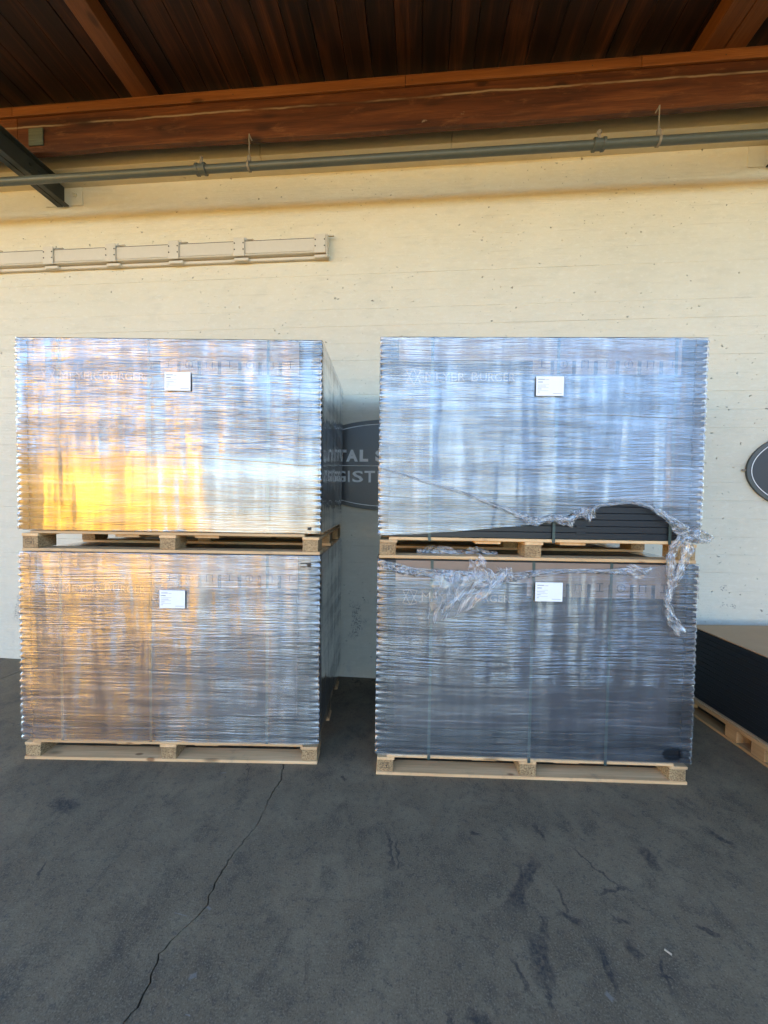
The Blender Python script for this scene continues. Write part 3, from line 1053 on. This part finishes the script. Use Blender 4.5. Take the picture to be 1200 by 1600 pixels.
def pallet(label, loc, rz, seed, stamp=False):
    """long side along x, front edge at y = 0"""
    root = thing('pallet', label, 'pallet', loc, rz, 'pine pallets under the wrapped loads')
    rnd = random.Random(seed)

    def j(a=0.004):
        return rnd.uniform(-a, a)
    bb = [MB().box(0, LW, 0, 0.115, 0, 0.018, 0.002).mesh('bottom_board', M['pine'])]
    for y in (0.0, 0.465, 0.930):
        place('bottom_board', bb[0], root, (j(), y, 0.0005))
    bl = MB().box(-0.046, 0.046, 0, 0.135, 0, 0.0695, 0.002).mesh('block', M['chip'])
    for x in (0.050, 0.868, LW - 0.050):
        for y in (0.004, 0.457, 0.906):
            b = place('block', bl, root, (x + j(), y + j(), 0.019), (0, 0, j(0.02)))
            if stamp and x < 0.1 and y < 0.1:
                m = MB()
                for (a0, a1, c0, c1) in ((-0.026, 0.022, 0.052, 0.0535), (-0.026, 0.022, 0.022, 0.0235), (-0.026, -0.0245, 0.0237, 0.0518), (0.0205, 0.022, 0.0237, 0.0518),
                                         (-0.021, -0.004, 0.044, 0.047), (0.000, 0.016, 0.044, 0.047), (-0.019, -0.006, 0.034, 0.037), (0.002, 0.010, 0.030, 0.038)):
                    m.box(a0, a1, -0.0012, -0.0004, c0, c1)
                m.build('stamp_mark', M['screw'], b)
    st = MB().box(-0.050, 0.050, 0.0, LD, 0, 0.0165, 0.002).mesh('stringer', M['pine_y'])
    sw_ = MB().box(-0.072, 0.072, 0.02, LD, 0, 0.0165, 0.002).mesh('stringer', M['pine_y'])
    for x, m in ((0.052, st), (0.62, sw_), (0.868, st), (1.09, sw_), (LW - 0.052, st)):
        place('stringer', m, root, (x + j(), 0, 0.0890))
    dk = MB().box(0.055, LW - 0.085, 0, 0.100, 0, 0.0170, 0.002).mesh('deck_board', M['pine'])
    dk2 = MB().box(0.01, LW - 0.01, 0, 0.098, 0, 0.0170, 0.002).mesh('deck_board', M['pine'])
    for i, y in enumerate((0.0, 0.19, 0.37, 0.55, 0.74, 0.945)):
        place('deck_board', dk if i == 0 else dk2, root, (j(), y, 0.1060))
    return root


# ------------------------------------------------------------------ wrapped loads
TEETH = 30
MODH = None


def module_mesh(h, variant, mat, name='solar_module'):
    mb = MB()
    mb.box(0.004, LW - 0.004, 0.004, LD - 0.004, 0.0008, h - 0.0008, 0.0015)
    for x in (0.0, LW):
        for y in (0.0, LD):
            sx_, sy_ = (1 if x == 0 else -1), (1 if y == 0 else -1)
            a, b = sorted((x - sx_ * 0.008, x + sx_ * 0.052))
            mb.box(a, b, min(y - sy_ * 0.006, y + sy_ * 0.0035), max(y - sy_ * 0.006, y + sy_ * 0.0035), 0.006, h - 0.006, 0.002)
            c, d = sorted((y + sy_ * 0.0036, y + sy_ * 0.05))
            mb.box(min(x - sx_ * 0.008, x + sx_ * 0.0035), max(x - sx_ * 0.008, x + sx_ * 0.0035), c, d, 0.006, h - 0.006, 0.002)
    tx = (0.66, 0.88, 1.10, 1.22)[variant % 4]
    mb.box(tx, tx + 0.055, -0.0015, 0.0038, h - 0.010, h + 0.004, 0.001)
    return mb.mesh(name, mat)


def cut_panel(xs, zs, cells, th, face='front'):
    """flat board split along given lines; cells(cx, cz) -> material index"""
    mb = MB()
    for i in range(len(xs) - 1):
        for k in range(len(zs) - 1):
            mi = cells((xs[i] + xs[i + 1]) / 2, (zs[k] + zs[k + 1]) / 2)
            mb.add([(xs[i], 0, zs[k]), (xs[i + 1], 0, zs[k]), (xs[i + 1], 0, zs[k + 1]), (xs[i], 0, zs[k + 1])], [(0, 1, 2, 3)], mi)
    x0, x1, z0, z1 = xs[0], xs[-1], zs[0], zs[-1]
    vs = [(x0, 0, z0), (x1, 0, z0), (x1, 0, z1), (x0, 0, z1), (x0, th, z0), (x1, th, z0), (x1, th, z1), (x0, th, z1)]
    mb.add(vs, [(7, 6, 5, 4), (0, 4, 5, 1), (1, 5, 6, 2), (2, 6, 7, 3), (3, 7, 4, 0)], 1)
    return mb


def sheet_front(parent, h, sheet_z0=0.17):
    x0, x1 = 0.095, 1.640
    band = 0.118
    sq = [0.835 + 0.118 * i for i in range(7)]
    sqw, sqh = 0.098, 0.075
    xs = sorted(set([x0, x1] + sq + [s + sqw for s in sq]))
    zs = [sheet_z0, h - band - sqh, h - band, h - 0.002]

    def cells(cx, cz):
        if cz > h - band:
            return 1
        if cz > h - band - sqh and any(s < cx < s + sqw for s in sq):
            return 1
        return 0
    o = cut_panel(xs, zs, cells, 0.0035).build('printed_sheet', [M['ink'], M['kraft']], parent, (0, -0.0042, 0))
    # picture marks on the brown squares
    zc = h - band - sqh / 2 + 0.018
    for i, s in enumerate(sq):
        cx = s + sqw / 2
        m = MB()
        if i % 3 == 0:
            m.box(cx - 0.022, cx + 0.022, -0.0009, -0.0003, zc - 0.022, zc - 0.018)
            m.box(cx - 0.003, cx + 0.003, -0.0009, -0.0003, zc - 0.017, zc + 0.020)
            m.box(cx - 0.018, cx + 0.018, -0.0009, -0.0003, zc + 0.021, zc + 0.026)
        elif i % 3 == 1:
            n = 20
            for k in range(n):
                t0, t1 = 2 * math.pi * k / n, 2 * math.pi * (k + 1) / n
                q = [(cx + r_ * math.cos(t), -0.0006, zc + r_ * math.sin(t)) for t, r_ in ((t0, 0.024), (t1, 0.024), (t1, 0.020), (t0, 0.020))]
                m.add(q, [(0, 1, 2, 3)])
            m.box(cx - 0.0024, cx + 0.0024, -0.0009, -0.0003, zc - 0.012, zc + 0.012)
        else:
            m.box(cx - 0.020, cx - 0.015, -0.0009, -0.0003, zc - 0.022, zc + 0.022)
            m.box(cx + 0.015, cx + 0.020, -0.0009, -0.0003, zc - 0.022, zc + 0.022)
            m.box(cx - 0.0148, cx + 0.0148, -0.0009, -0.0003, zc + 0.016, zc + 0.021)
        m.build('pictogram', M['ink'], o)
    # maker's lettering and star-like mark in unprinted brown
    zt0, zt1 = h - 0.232, h - 0.188
    fit_text('lettering', 'M', o, 0.245, 0.292, zt0, zt1 + 0.004, -0.0006, M['kraft'], -0.006)
    fit_text('lettering', 'EYER', o, 0.305, 0.465, zt0, zt1, -0.0006, M['kraft'], -0.006)
    fit_text('lettering', 'B', o, 0.500, 0.535, zt0, zt1 + 0.004, -0.0006, M['kraft'], -0.006)
    fit_text('lettering', 'URGER', o, 0.548, 0.740, zt0, zt1, -0.0006, M['kraft'], -0.006)
    lg = MB()
    cx, cz, rx, rz = 0.178, h - 0.210, 0.040, 0.046
    k = 0
    for (P) in ([(-1, 0.75), (0.08, -1), (1, 0.75)], [(-1, -0.75), (-0.08, 1), (1, -0.75)], [(-1, -0.75), (0.08, -1), (1, -0.75)], [(-1, 0.75), (-0.08, 1), (1, 0.75)]):
        for (a, b) in zip(P[:-1], P[1:]):
            p0 = Vector((cx + a[0] * rx, 0, cz + a[1] * rz))
            p1 = Vector((cx + b[0] * rx, 0, cz + b[1] * rz))
            d = (p1 - p0).normalized()
            w_ = Vector((-d.z, 0, d.x)) * 0.0016
            y = -0.0003 - 0.00007 * k
            k += 1
            q = [p0 - w_, p1 - w_, p1 + w_, p0 + w_]
            lg.add([(v.x, y, v.z) for v in q], [(0, 1, 2, 3)])
    lg.build('emblem', M['kraft'], o)
    return o


def corner_cols(L, step=0.055):
    near = [0, 0.006, 0.014, 0.024, 0.038, 0.056, 0.08, 0.12]
    mid = []
    x = 0.17
    while x < L - 0.15:
        mid.append(x)
        x += step
    return near + mid + [L - a for a in reversed(near)]


def film(parent, h, mat, seed, bottom=None, top=None, holes=(), amp=0.011):
    """closed film wrap round the load, drawn taut over every module corner"""
    W2, D2 = LW + 0.024, LD + 0.024
    ox, oy = -0.012, -0.014
    sides = [((0, 0), (1, 0), W2), ((W2, 0), (0, 1), D2), ((W2, D2), (-1, 0), W2), ((0, D2), (0, -1), D2)]
    cols = []
    acc = 0
    for k, ((px, py), (dx, dy), L) in enumerate(sides):
        nx, ny = dy, -dx
        for t in corner_cols(L)[:-1]:
            dcor = min(t, L - t)
            cols.append((ox + px + dx * t, oy + py + dy * t, nx, ny, dcor, acc + t, k, t, L))
        acc += L
    nc = len(cols)
    rpt = 6
    NR = TEETH * rpt
    rnd = random.Random(seed)
    ta = [rnd.uniform(0.45, 1.3) for _ in range(TEETH + 1)]
    mb = MB()
    mb.uv = []

    def lim(c):
        x = c[0]
        b, tp = 0.004, h + 0.006
        if c[6] == 0:
            if bottom:
                b = max(0.004, bottom(x))
            if top:
                tp = min(tp, top(x))
        return b, tp
    for r in range(NR + 1):
        for i in range(nc + 1):
            c = cols[i % nc]
            b, tp = lim(c)
            zf = r / NR
            z = b + (tp - b) * zf
            zt = z / h * TEETH
            ph = zt - math.floor(zt)
            k = min(TEETH, max(0, int(zt)))
            sag = (1 - abs(2 * ph - 1)) ** 0.8          # 1 on a module, 0 at the seam between two
            sag = 1 - sag
            e = math.exp(-c[4] / 0.016)
            d = -amp * ta[k] * sag * e
            # taut diagonal pull at the very corner
            cx_, cy_ = (LW / 2, LD / 2)
            d += 0.005 * mnoise.noise(Vector((round(c[5]) * 3.0, z * 3.1, seed + 2.5))) * e
            und = 0.0035 * mnoise.noise(Vector((c[5] * 2.6 + seed * 7, z * 1.7, seed))) * (1 - e)
            und += 0.0016 * mnoise.noise(Vector((c[5] * 1.4 + seed * 3, z * 14, seed + 5))) * (1 - e)
            und = abs(und)
            x = c[0] + c[2] * (d + und)
            y = c[1] + c[3] * (d + und)
            if c[4] < 0.03:
                dirx = 1 if c[0] < cx_ else -1
                x += dirx * amp * ta[k] * sag * math.exp(-c[4] / 0.012) * (1 if c[6] in (0, 2) else 0)
            mb.v.append((x, y, z))
            u = c[5] if i < nc else acc
            mb.uv.append((u, z))
    N1 = nc + 1
    for r in range(NR):
        for i in range(nc):
            a = r * N1 + i
            q = (a, a + 1, a + N1 + 1, a + N1)
            if holes:
                cxm = sum(mb.v[j][0] for j in q) / 4
                czm = sum(mb.v[j][2] for j in q) / 4
                skip = False
                if cols[i][6] == 0:
                    for (hx, hz, rx, rz) in holes:
                        ang = math.atan2((czm - hz) / rz, (cxm - hx) / rx)
                        rr = math.hypot((cxm - hx) / rx, (czm - hz) / rz)
                        if rr < 1 + 0.28 * math.sin(ang * 5 + hx * 9) + 0.15 * math.sin(ang * 9):
                            skip = True
                if skip:
                    continue
            mb.f.append(q)
            mb.mi.append(0 if cols[i][6] == 0 or cols[i][4] < 0.05 else 1)
    # the top edge folds in over the load
    k0 = NR * N1
    prev = [k0 + i for i in range(N1)]
    for (ins, dz) in ((0.012, 0.004), (0.05, 0.006), (0.11, 0.005)):
        cur = []
        for i in range(N1):
            c = cols[i % nc]
            b, tp = lim(c)
            if tp < h:
                x, y, z = mb.v[k0 + i]
                z += 0.002
                y += 0.0008 * ins / 0.012
            else:
                x0_, y0_, _ = mb.v[k0 + i]
                x = x0_ + (LW / 2 - x0_) * ins / (LW / 2) * (1 if abs(c[3]) < 0.5 or c[4] < ins else 0)
                y = y0_ - c[3] * ins if abs(c[3]) > 0.5 else y0_ + (LD / 2 - y0_) * (ins / (LD / 2) if c[4] < ins else 0)
                z = h + dz + 0.003 * mnoise.noise(Vector((c[5] * 9, ins * 40, seed)))
            cur.append(len(mb.v))
            mb.v.append((x, y, z))
            mb.uv.append((mb.uv[k0 + i][0], h + ins))
        for i in range(nc):
            mb.f.append((prev[i], prev[i + 1], cur[i + 1], cur[i]))
            mb.mi.append(0)
        prev = cur
    return mb.build('film_wrap', [mat, F_SIDE], parent, smooth=True)


def ribbon(name, pts, parent, width=None, seed=0, rough=0.012, twist=0.0, tube=True, nseg=None):
    """a crumpled length of film along pts (x, y, z, halfwidth): a loose folded tube"""
    mb = MB()
    n = nseg or max(10, int(sum((Vector(a[:3]) - Vector(b[:3])).length for a, b in zip(pts[:-1], pts[1:])) / 0.008))
    ring = 18
    P = []
    for i in range(n + 1):
        t = i / n * (len(pts) - 1)
        k = min(len(pts) - 2, int(t))
        f = t - k
        f2 = f * f * (3 - 2 * f)
        a, b = pts[k], pts[k + 1]
        P.append((Vector(a[:3]).lerp(Vector(b[:3]), f), a[3] + (b[3] - a[3]) * f2))
    for _ in range(2):
        Q = [P[0]] + [((P[i - 1][0] + P[i][0] * 2 + P[i + 1][0]) / 4, P[i][1]) for i in range(1, n)] + [P[n]]
        P = Q

    def fn(i, j):
        p, r = P[j]
        tg = (P[min(n, j + 1)][0] - P[max(0, j - 1)][0])
        tg = tg.normalized() if tg.length > 1e-6 else Vector((1, 0, 0))
        side = tg.cross(Vector((0, 1, 0)))
        side = side.normalized() if side.length > 1e-4 else Vector((1, 0, 0))
        nrm = side.cross(tg).normalized()
        t = 2 * math.pi * i / ring + twist * j / n
        w_ = r * (1 + 0.55 * mnoise.noise(Vector((i * 0.9, j * 0.16, seed))))
        th = min(r * 0.62, 0.012) * (1 + 0.9 * mnoise.noise(Vector((i * 1.1, j * 0.22, seed + 9))))
        o = side * (math.cos(t) * w_) + nrm * (math.sin(t) * th)
        jit = Vector((mnoise.noise(Vector((i * 1.4, j * 0.20, seed + 1))), mnoise.noise(Vector((i * 1.5, j * 0.24, seed + 2))), mnoise.noise(Vector((i * 1.2, j * 0.18, seed + 3)))))
        return p + o + jit * rough * min(1.0, r / 0.02)
    mb.grid(lambda i, j: fn(i % ring, j), ring, n, lambda i, j: (i / ring * 0.22, j * 0.008))
    return mb.build(name, M['crumple'], parent, smooth=True)


def flap(name, outline, parent, seed, y=-0.03, depth=0.022, n=30):
    """a loose crumpled sheet filling a four-cornered outline (x, z)"""
    mb = MB()
    a, b, c, d = [Vector((p[0], 0, p[1])) for p in outline]

    def fn(i, j):
        u, v = i / n, j / n
        p = a.lerp(b, u).lerp(d.lerp(c, u), v)
        q = Vector((u * 2.6, v * 2.2, seed))
        p.y = y - depth * (0.35 + abs(mnoise.noise(q)) * 1.1 + 0.35 * abs(mnoise.noise(q * 2.4))) * (0.25 + 0.75 * math.sin(math.pi * min(1, max(0, v))) ** 0.5)
        p.x += 0.022 * mnoise.noise(q * 1.7 + Vector((5, 0, 0)))
        p.z += 0.022 * mnoise.noise(q * 1.7 + Vector((0, 9, 0)))
        return p
    mb.grid(fn, n, n, lambda i, j: (i / n * 0.22, j / n * 0.22))
    return mb.build(name, M['crumple'], parent, smooth=True)


def ship_label(parent, x, z, h):
    w_, hh = 0.150, 0.106
    o = MB().box(x, x + w_, -0.0008, 0.0002, z, z + hh).build('shipping_label', M['paper'], parent, (0, -0.0235, 0))
    m = MB()
    rnd = random.Random(int(x * 1000))
    for k, (zz, ln, t) in enumerate(((0.088, 0.038, 0.0032), (0.073, 0.026, 0.0032), (0.062, 0.060, 0.0008), (0.052, 0.043, 0.0018), (0.044, 0.058, 0.0008), (0.036, 0.020, 0.0018), (0.027, 0.058, 0.0008), (0.019, 0.010, 0.0018))):
        m.box(x + 0.010, x + 0.010 + ln, -0.0013, -0.00085, z + zz, z + zz + t)
    m.box(x + 0.052, x + 0.070, -0.0013, -0.00085, z + 0.087, z + 0.0885)
    m.box(x + 0.092, x + 0.142, -0.0013, -0.00085, z + 0.012, z + 0.0135)
    m.build('print_lines', M['printgrey'], o)
    return o


def load(label, loc, rz, h, seed, mat, straps, lab, side_sheet=False, sheet_z0=0.17, strap_drop=0.022, **fk):
    root = thing('wrapped_load', label, 'wrapped load', loc, rz, 'film wrapped loads of solar modules')
    mh = h / TEETH
    var = [module_mesh(mh, v, M['frame']) for v in range(4)]
    rnd = random.Random(seed)
    for k in range(TEETH):
        place('solar_module', var[rnd.randrange(4)], root, (rnd.uniform(-0.002, 0.002), rnd.uniform(-0.0008, 0.0008), k * mh + 0.0005))
    sheet_front(root, h, sheet_z0)
    # plain board on the right and left sides and a lid on top
    for (xx, sg) in ((LW + 0.0008, 1), (-0.0048, -1)):
        MB().box(xx, xx + 0.004, 0.075, LD - 0.075, 0.16, h - 0.13).build('side_sheet', M['ink'], root)
        MB().box(xx, xx + 0.004, 0.075, LD - 0.075, h - 0.129, h - 0.002).build('side_sheet_band', M['kraft'], root)
    MB().box(0.09, 1.64, 0.002, LD - 0.002, h + 0.0005, h + 0.0040).build('lid_sheet', M['frame'], root)
    for x in straps:
        MB().box(x - 0.008, x + 0.008, -0.0068, -0.0056, -strap_drop, h + 0.002).box(x - 0.008, x + 0.008, -0.0054, LD * 0.4, h + 0.0045, h + 0.0055).build('strap', M['strap'], root)
    film(root, h, mat, seed, **fk)
    ship_label(root, lab[0], lab[1], h)
    return root


LX, LY, LA = -2.1453, 2.3189, -0.0070
RX, RY, RA = -0.0235, 2.2270, -0.0287
Z1 = 1.2547
LH1 = Z1 - PH - 0.001
LH2L = 2.5027 - Z1 - PH - 0.010
LH2R = 2.4946 - Z1 - PH - 0.010

pallet('pine pallet on the floor under the left stack', (LX, LY, 0.0), LA, 1)
pallet('pine pallet on top of the lower left wrapped load', (LX, LY, Z1 + 0.007), LA, 2, True)
pallet('pine pallet on the floor under the right stack, below the torn black hole', (RX, RY, 0.0), RA, 3, True)
pallet('pine pallet on top of the lower right wrapped load, under the torn load', (RX, RY, Z1 + 0.007), RA, 4, True)

# wrap lines differ between loads
F_UL = film_mat('stretch_film_upper_left', 3.1, 2.75, 1.15, 0.36, 0.08, rough=0.15, bands=((0.0, 0.44, 0.30),), edges=((0.44, -0.012),))
F_LL = film_mat('stretch_film_lower_left', 9.7, 3.1, 1.25, 0.40, 0.07, rough=0.24, bands=((0.0, 0.42, 0.75),), edges=((0.42, 0.003),))
F_UR = film_mat('stretch_film_upper_right', 17.3, 3.1, 0.95, 0.36, 0.11, rough=0.21, bands=((0.0, 0.30, 0.75),), edges=((0.72, -0.03),))
F_LR = film_mat('stretch_film_lower_right', 27.9, 2.75, 1.50, 0.43, 0.05, rough=0.22, bands=((0.0, 0.42, 0.40),), edges=((0.42, 0.004), (0.60, -0.05)),
                holes=((1.665, 0.060, 0.058, 0.036),))
F_SIDE = film_mat('stretch_film_flat_sides', 5.5, 2.6, 0.35, 0.5, 0.10, rough=0.08, power=1.6)

load('upper left wrapped load, glowing orange at its lower left', (LX, LY, Z1 + PH + 0.008), LA, LH2L, 21, F_UL, (0.235, 0.768, 1.463), (0.870, 0.820),
     holes=((1.70, 0.030, 0.018, 0.011),), strap_drop=0.0)
load('lower left wrapped load, standing on the left floor pallet', (LX, LY, PH + 0.001), LA, LH1, 22, F_LL, (0.235, 0.768, 1.463), (0.835, 0.815),
     holes=((1.70, 1.075, 0.022, 0.014),), strap_drop=0.0)


def pl(tab):
    def f(x):
        if x <= tab[0][0]:
            return tab[0][1]
        for (a, b), (c, d) in zip(tab[:-1], tab[1:]):
            if x <= c:
                return b + (d - b) * (x - a) / (c - a) + 0.004 * mnoise.noise(Vector((x * 30, 0, 0)))
        return tab[-1][1]
    return f


tear = pl([(0.0, 0.004), (0.06, 0.01), (0.25, 0.020), (0.50, 0.042), (0.69, 0.064), (0.88, 0.078), (1.0, 0.115), (1.17, 0.185), (1.30, 0.205), (1.42, 0.212), (1.50, 0.185), (1.58, 0.135), (1.64, 0.085), (1.69, 0.03), (1.78, 0.004)])
ur = load('upper right wrapped load, film torn open at the bottom showing black modules', (RX, RY, Z1 + PH + 0.008), RA, LH2R, 23, F_UR, (0.282, 0.975, 1.612), (0.850, 0.790),
          bottom=tear, sheet_z0=0.245)
lr = load('lower right wrapped load with crumpled film at its top edge and a black hole', (RX, RY, PH + 0.001), RA, LH1, 24, F_LR, (0.300, 0.870, 1.300), (0.875, 0.915),
          top=pl([(0.0, 1.13), (0.10, 1.11), (0.20, 1.085), (0.38, 1.08), (0.7, 1.06), (0.9, 1.09), (1.3, 1.10), (1.5, 1.11), (1.6, 1.13), (1.8, 1.14)]))

# torn film hanging about the right stack
y0 = -0.032
ribbon('film_rope', [(0.0, -0.022, 0.388, 0.004), (0.27, -0.024, 0.305, 0.006), (0.48, -0.026, 0.248, 0.008), (0.69, -0.03, 0.168, 0.011), (0.80, -0.034, 0.125, 0.017), (0.885, -0.036, 0.088, 0.022)], ur, seed=1, rough=0.006)
ribbon('torn_edge', [(0.88, -0.026, 0.105, 0.015), (0.96, -0.03, 0.118, 0.020), (1.05, -0.03, 0.112, 0.016), (1.13, -0.028, 0.155, 0.014), (1.20, -0.026, 0.190, 0.008), (1.38, -0.026, 0.213, 0.009), (1.48, -0.028, 0.192, 0.012), (1.56, -0.030, 0.145, 0.018), (1.63, -0.034, 0.090, 0.024)], ur, seed=4, rough=0.012)
flap('torn_flap', [(0.93, 0.13), (1.08, 0.135), (1.065, 0.065), (1.01, 0.085)], ur, 3.0, y=-0.022, depth=0.018)
flap('torn_flap', [(1.04, 0.15), (1.21, 0.19), (1.165, 0.10), (1.12, 0.12)], ur, 5.0, y=-0.022, depth=0.018)
ribbon('film_bunch', [(1.62, -0.034, 0.085, 0.026), (1.66, -0.045, 0.055, 0.032), (1.72, -0.045, 0.035, 0.034), (1.78, -0.035, 0.02, 0.030), (1.825, -0.02, 0.022, 0.014)], ur, seed=7, rough=0.022)
ribbon('film_tail', [(1.665, -0.045, 0.045, 0.018), (1.615, -0.050, -0.01, 0.020), (1.590, -0.050, -0.08, 0.020), (1.595, -0.048, -0.16, 0.021), (1.610, -0.046, -0.21, 0.022), (1.600, -0.046, -0.26, 0.015), (1.583, -0.046, -0.33, 0.014), (1.610, -0.046, -0.41, 0.022), (1.655, -0.048, -0.50, 0.030)], ur, seed=11, rough=0.016)
ribbon('film_tail', [(1.69, -0.040, 0.02, 0.020), (1.672, -0.052, -0.06, 0.026), (1.655, -0.050, -0.13, 0.024), (1.628, -0.048, -0.20, 0.017), (1.610, -0.046, -0.22, 0.012)], ur, seed=14, rough=0.018)
ribbon('torn_edge', [(0.03, -0.024, 1.10, 0.012), (0.12, -0.026, 1.075, 0.018), (0.22, -0.026, 1.058, 0.016), (0.34, -0.028, 1.055, 0.020), (0.46, -0.032, 1.045, 0.030), (0.56, -0.034, 1.02, 0.038), (0.68, -0.032, 1.045, 0.028), (0.80, -0.028, 1.055, 0.016), (0.92, -0.026, 1.075, 0.009), (1.15, -0.024, 1.085, 0.007), (1.38, -0.026, 1.093, 0.016)], lr, seed=19, rough=0.020)
flap('torn_flap', [(0.32, 1.075), (0.72, 1.06), (0.54, 0.88), (0.27, 0.76)], lr, 8.0, y=-0.026, depth=0.030, n=40)
flap('torn_flap', [(0.50, 1.13), (0.56, 1.165), (0.66, 1.02), (0.50, 1.00)], lr, 11.0, y=-0.026, depth=0.030)
flap('torn_flap', [(0.66, 1.10), (0.74, 1.10), (0.76, 1.02), (0.62, 1.02)], lr, 13.0, y=-0.024, depth=0.024)
flap('torn_flap', [(1.28, 1.08), (1.42, 1.13), (1.51, 1.115), (1.46, 1.06)], lr, 15.0, y=-0.026, depth=0.030)
ribbon('loose_film', [(0.22, 0.10, LH1 + 0.022, 0.02), (0.34, 0.10, LH1 + 0.034, 0.042), (0.46, 0.10, LH1 + 0.024, 0.026), (0.56, 0.10, LH1 + 0.028, 0.034), (0.70, 0.12, LH1 + 0.02, 0.016)], lr, seed=23, rough=0.020)


# ------------------------------------------------------------------ bare stack at the right edge
def bare_stack():
    X0, Y1 = 2.345, 3.02          # left face, end next to the wall
    rz = R(-90)
    p = thing('pallet', 'tawny pallet at the right edge carrying the bare black modules', 'pallet', (X0, Y1 + 0.07, 0), rz)
    L = 1.86
    bm_ = MB().box(0, L, 0, 0.10, 0, 0.018, 0.002).mesh('bottom_board', M['pine_oldx'])
    for y in (0.0, 0.47, 0.95):
        place('bottom_board', bm_, p, (0, y, 0.0005))
    bl = MB().box(-0.045, 0.045, 0.004, 0.10, 0, 0.078, 0.002).mesh('block', M['pine_oldx'])
    for x in (0.06, 0.50, 0.69, 1.25, 1.80):
        for y in (0.0, 0.47, 0.95):
            place('block', bl, p, (x, y, 0.019))
    dk = MB().box(0, L, 0, 0.098, 0, 0.026, 0.003).mesh('deck_board', M['pine_oldx'])
    for i in range(6):
        place('deck_board', dk, p, (0, i * 0.19, 0.098))
    z = 0.1250
    c = MB().box(X0 + 0.006, X0 + LD + 0.02, Y1 - LW - 0.03, Y1 + 0.01, z, z + 0.009, 0.001).build('cardboard_sheet', M['kraft_top'])
    tag(c, 'thin cardboard layer between the tawny pallet and the black modules', 'cardboard sheet', 'cardboard around the bare modules')
    z += 0.0095
    n = 14
    mh = 0.0366
    me = module_mesh(mh, 2, M['frame_bare'])
    words = ['lowest', 'second from the bottom', 'third from the bottom', 'fourth from the bottom', 'fifth from the bottom', 'sixth from the bottom', 'seventh from the bottom',
             'seventh from the top', 'sixth from the top', 'fifth from the top', 'fourth from the top', 'third from the top', 'second from the top', 'topmost']
    rnd = random.Random(4)
    for k in range(n):
        o = place('solar_module', me, None, (X0 + 0.022 + rnd.uniform(-0.001, 0.001), Y1, z + k * mh), (0, 0, rz))
        tag(o, 'black framed solar module, %s in the bare stack at the right edge' % words[k], 'solar module', 'bare black solar modules')
    zt = z + n * mh
    c = MB().box(X0 + 0.030, X0 + LD + 0.03, Y1 - LW - 0.02, Y1 - 0.002, zt + 0.0045, zt + 0.012, 0.001).build('cardboard_sheet', M['kraft_top'])
    tag(c, 'plain tan cardboard sheet lying on top of the bare black modules', 'cardboard sheet', 'cardboard around the bare modules')
    c = MB().box(X0 + 0.000, X0 + 0.9, Y1 + 0.014, Y1 + 0.020, 0.26, zt - 0.02, 0.001).build('cardboard_sheet', M['kraft'])
    c2 = MB().box(X0 + 0.006, X0 + 0.9, Y1 + 0.0135, Y1 + 0.0198, 0.1255, 0.2595, 0.001)
    tag(c, 'brown cardboard sheet standing between the bare modules and the wall', 'cardboard sheet', 'cardboard around the bare modules')


bare_stack()

# small pale scrap on the floor
mb = MB()
mb.cyl((-0.007, 0.008, 0.0035), (0.007, -0.008, 0.0035), 0.0033, 10)
tag(mb.build('litter_scrap', M['butt'], None, (1.031, 1.345, 0.0)), 'tiny pale rolled scrap lying on the dark floor at lower right', 'litter')


# ------------------------------------------------------------------ across the yard (seen mirrored in the film)
def far_building(name, label, x0, x1, y, h, mat, doors, px, rz=0.0):
    root = thing(name, label, 'building', (px, y, -0.14), rz)
    w_ = x1 - x0
    MB().box(0, w_, -8, 0, 0, h, 0.02).build('facade_body', mat, root)
    MB().box(-0.1, w_ + 0.1, -8.1, 0.12, h + 0.002, h + 0.22, 0.02).build('parapet', M['cream'], root)
    for (a, b, zt) in doors:
        d = MB().box(a, b, 0.003, 0.05, 0.02, zt, 0.01).build('dock_door', M['golddark'], root)
        for k in range(1, 5):
            MB().box(a + 0.03, b - 0.03, 0.052, 0.062, zt * k / 5, zt * k / 5 + 0.04).build('door_rib', M['golddark'], d)
    return root


far_building('yellow_building', 'sunlit ochre building across the yard, mirrored in the film', 0.0, 7.5, -5.6, 4.1, M['gold'], ((2.3, 3.1, 2.4), (4.4, 5.2, 2.4)), -9.0, R(-90))
far_building('grey_shed', 'long grey shed on the right side of the yard, mirrored in the right stack', 0.0, 14.5, -17.5, 3.9, M['greyshed'], ((2, 5, 2.8), (8, 11, 2.8)), 7.0, R(90))
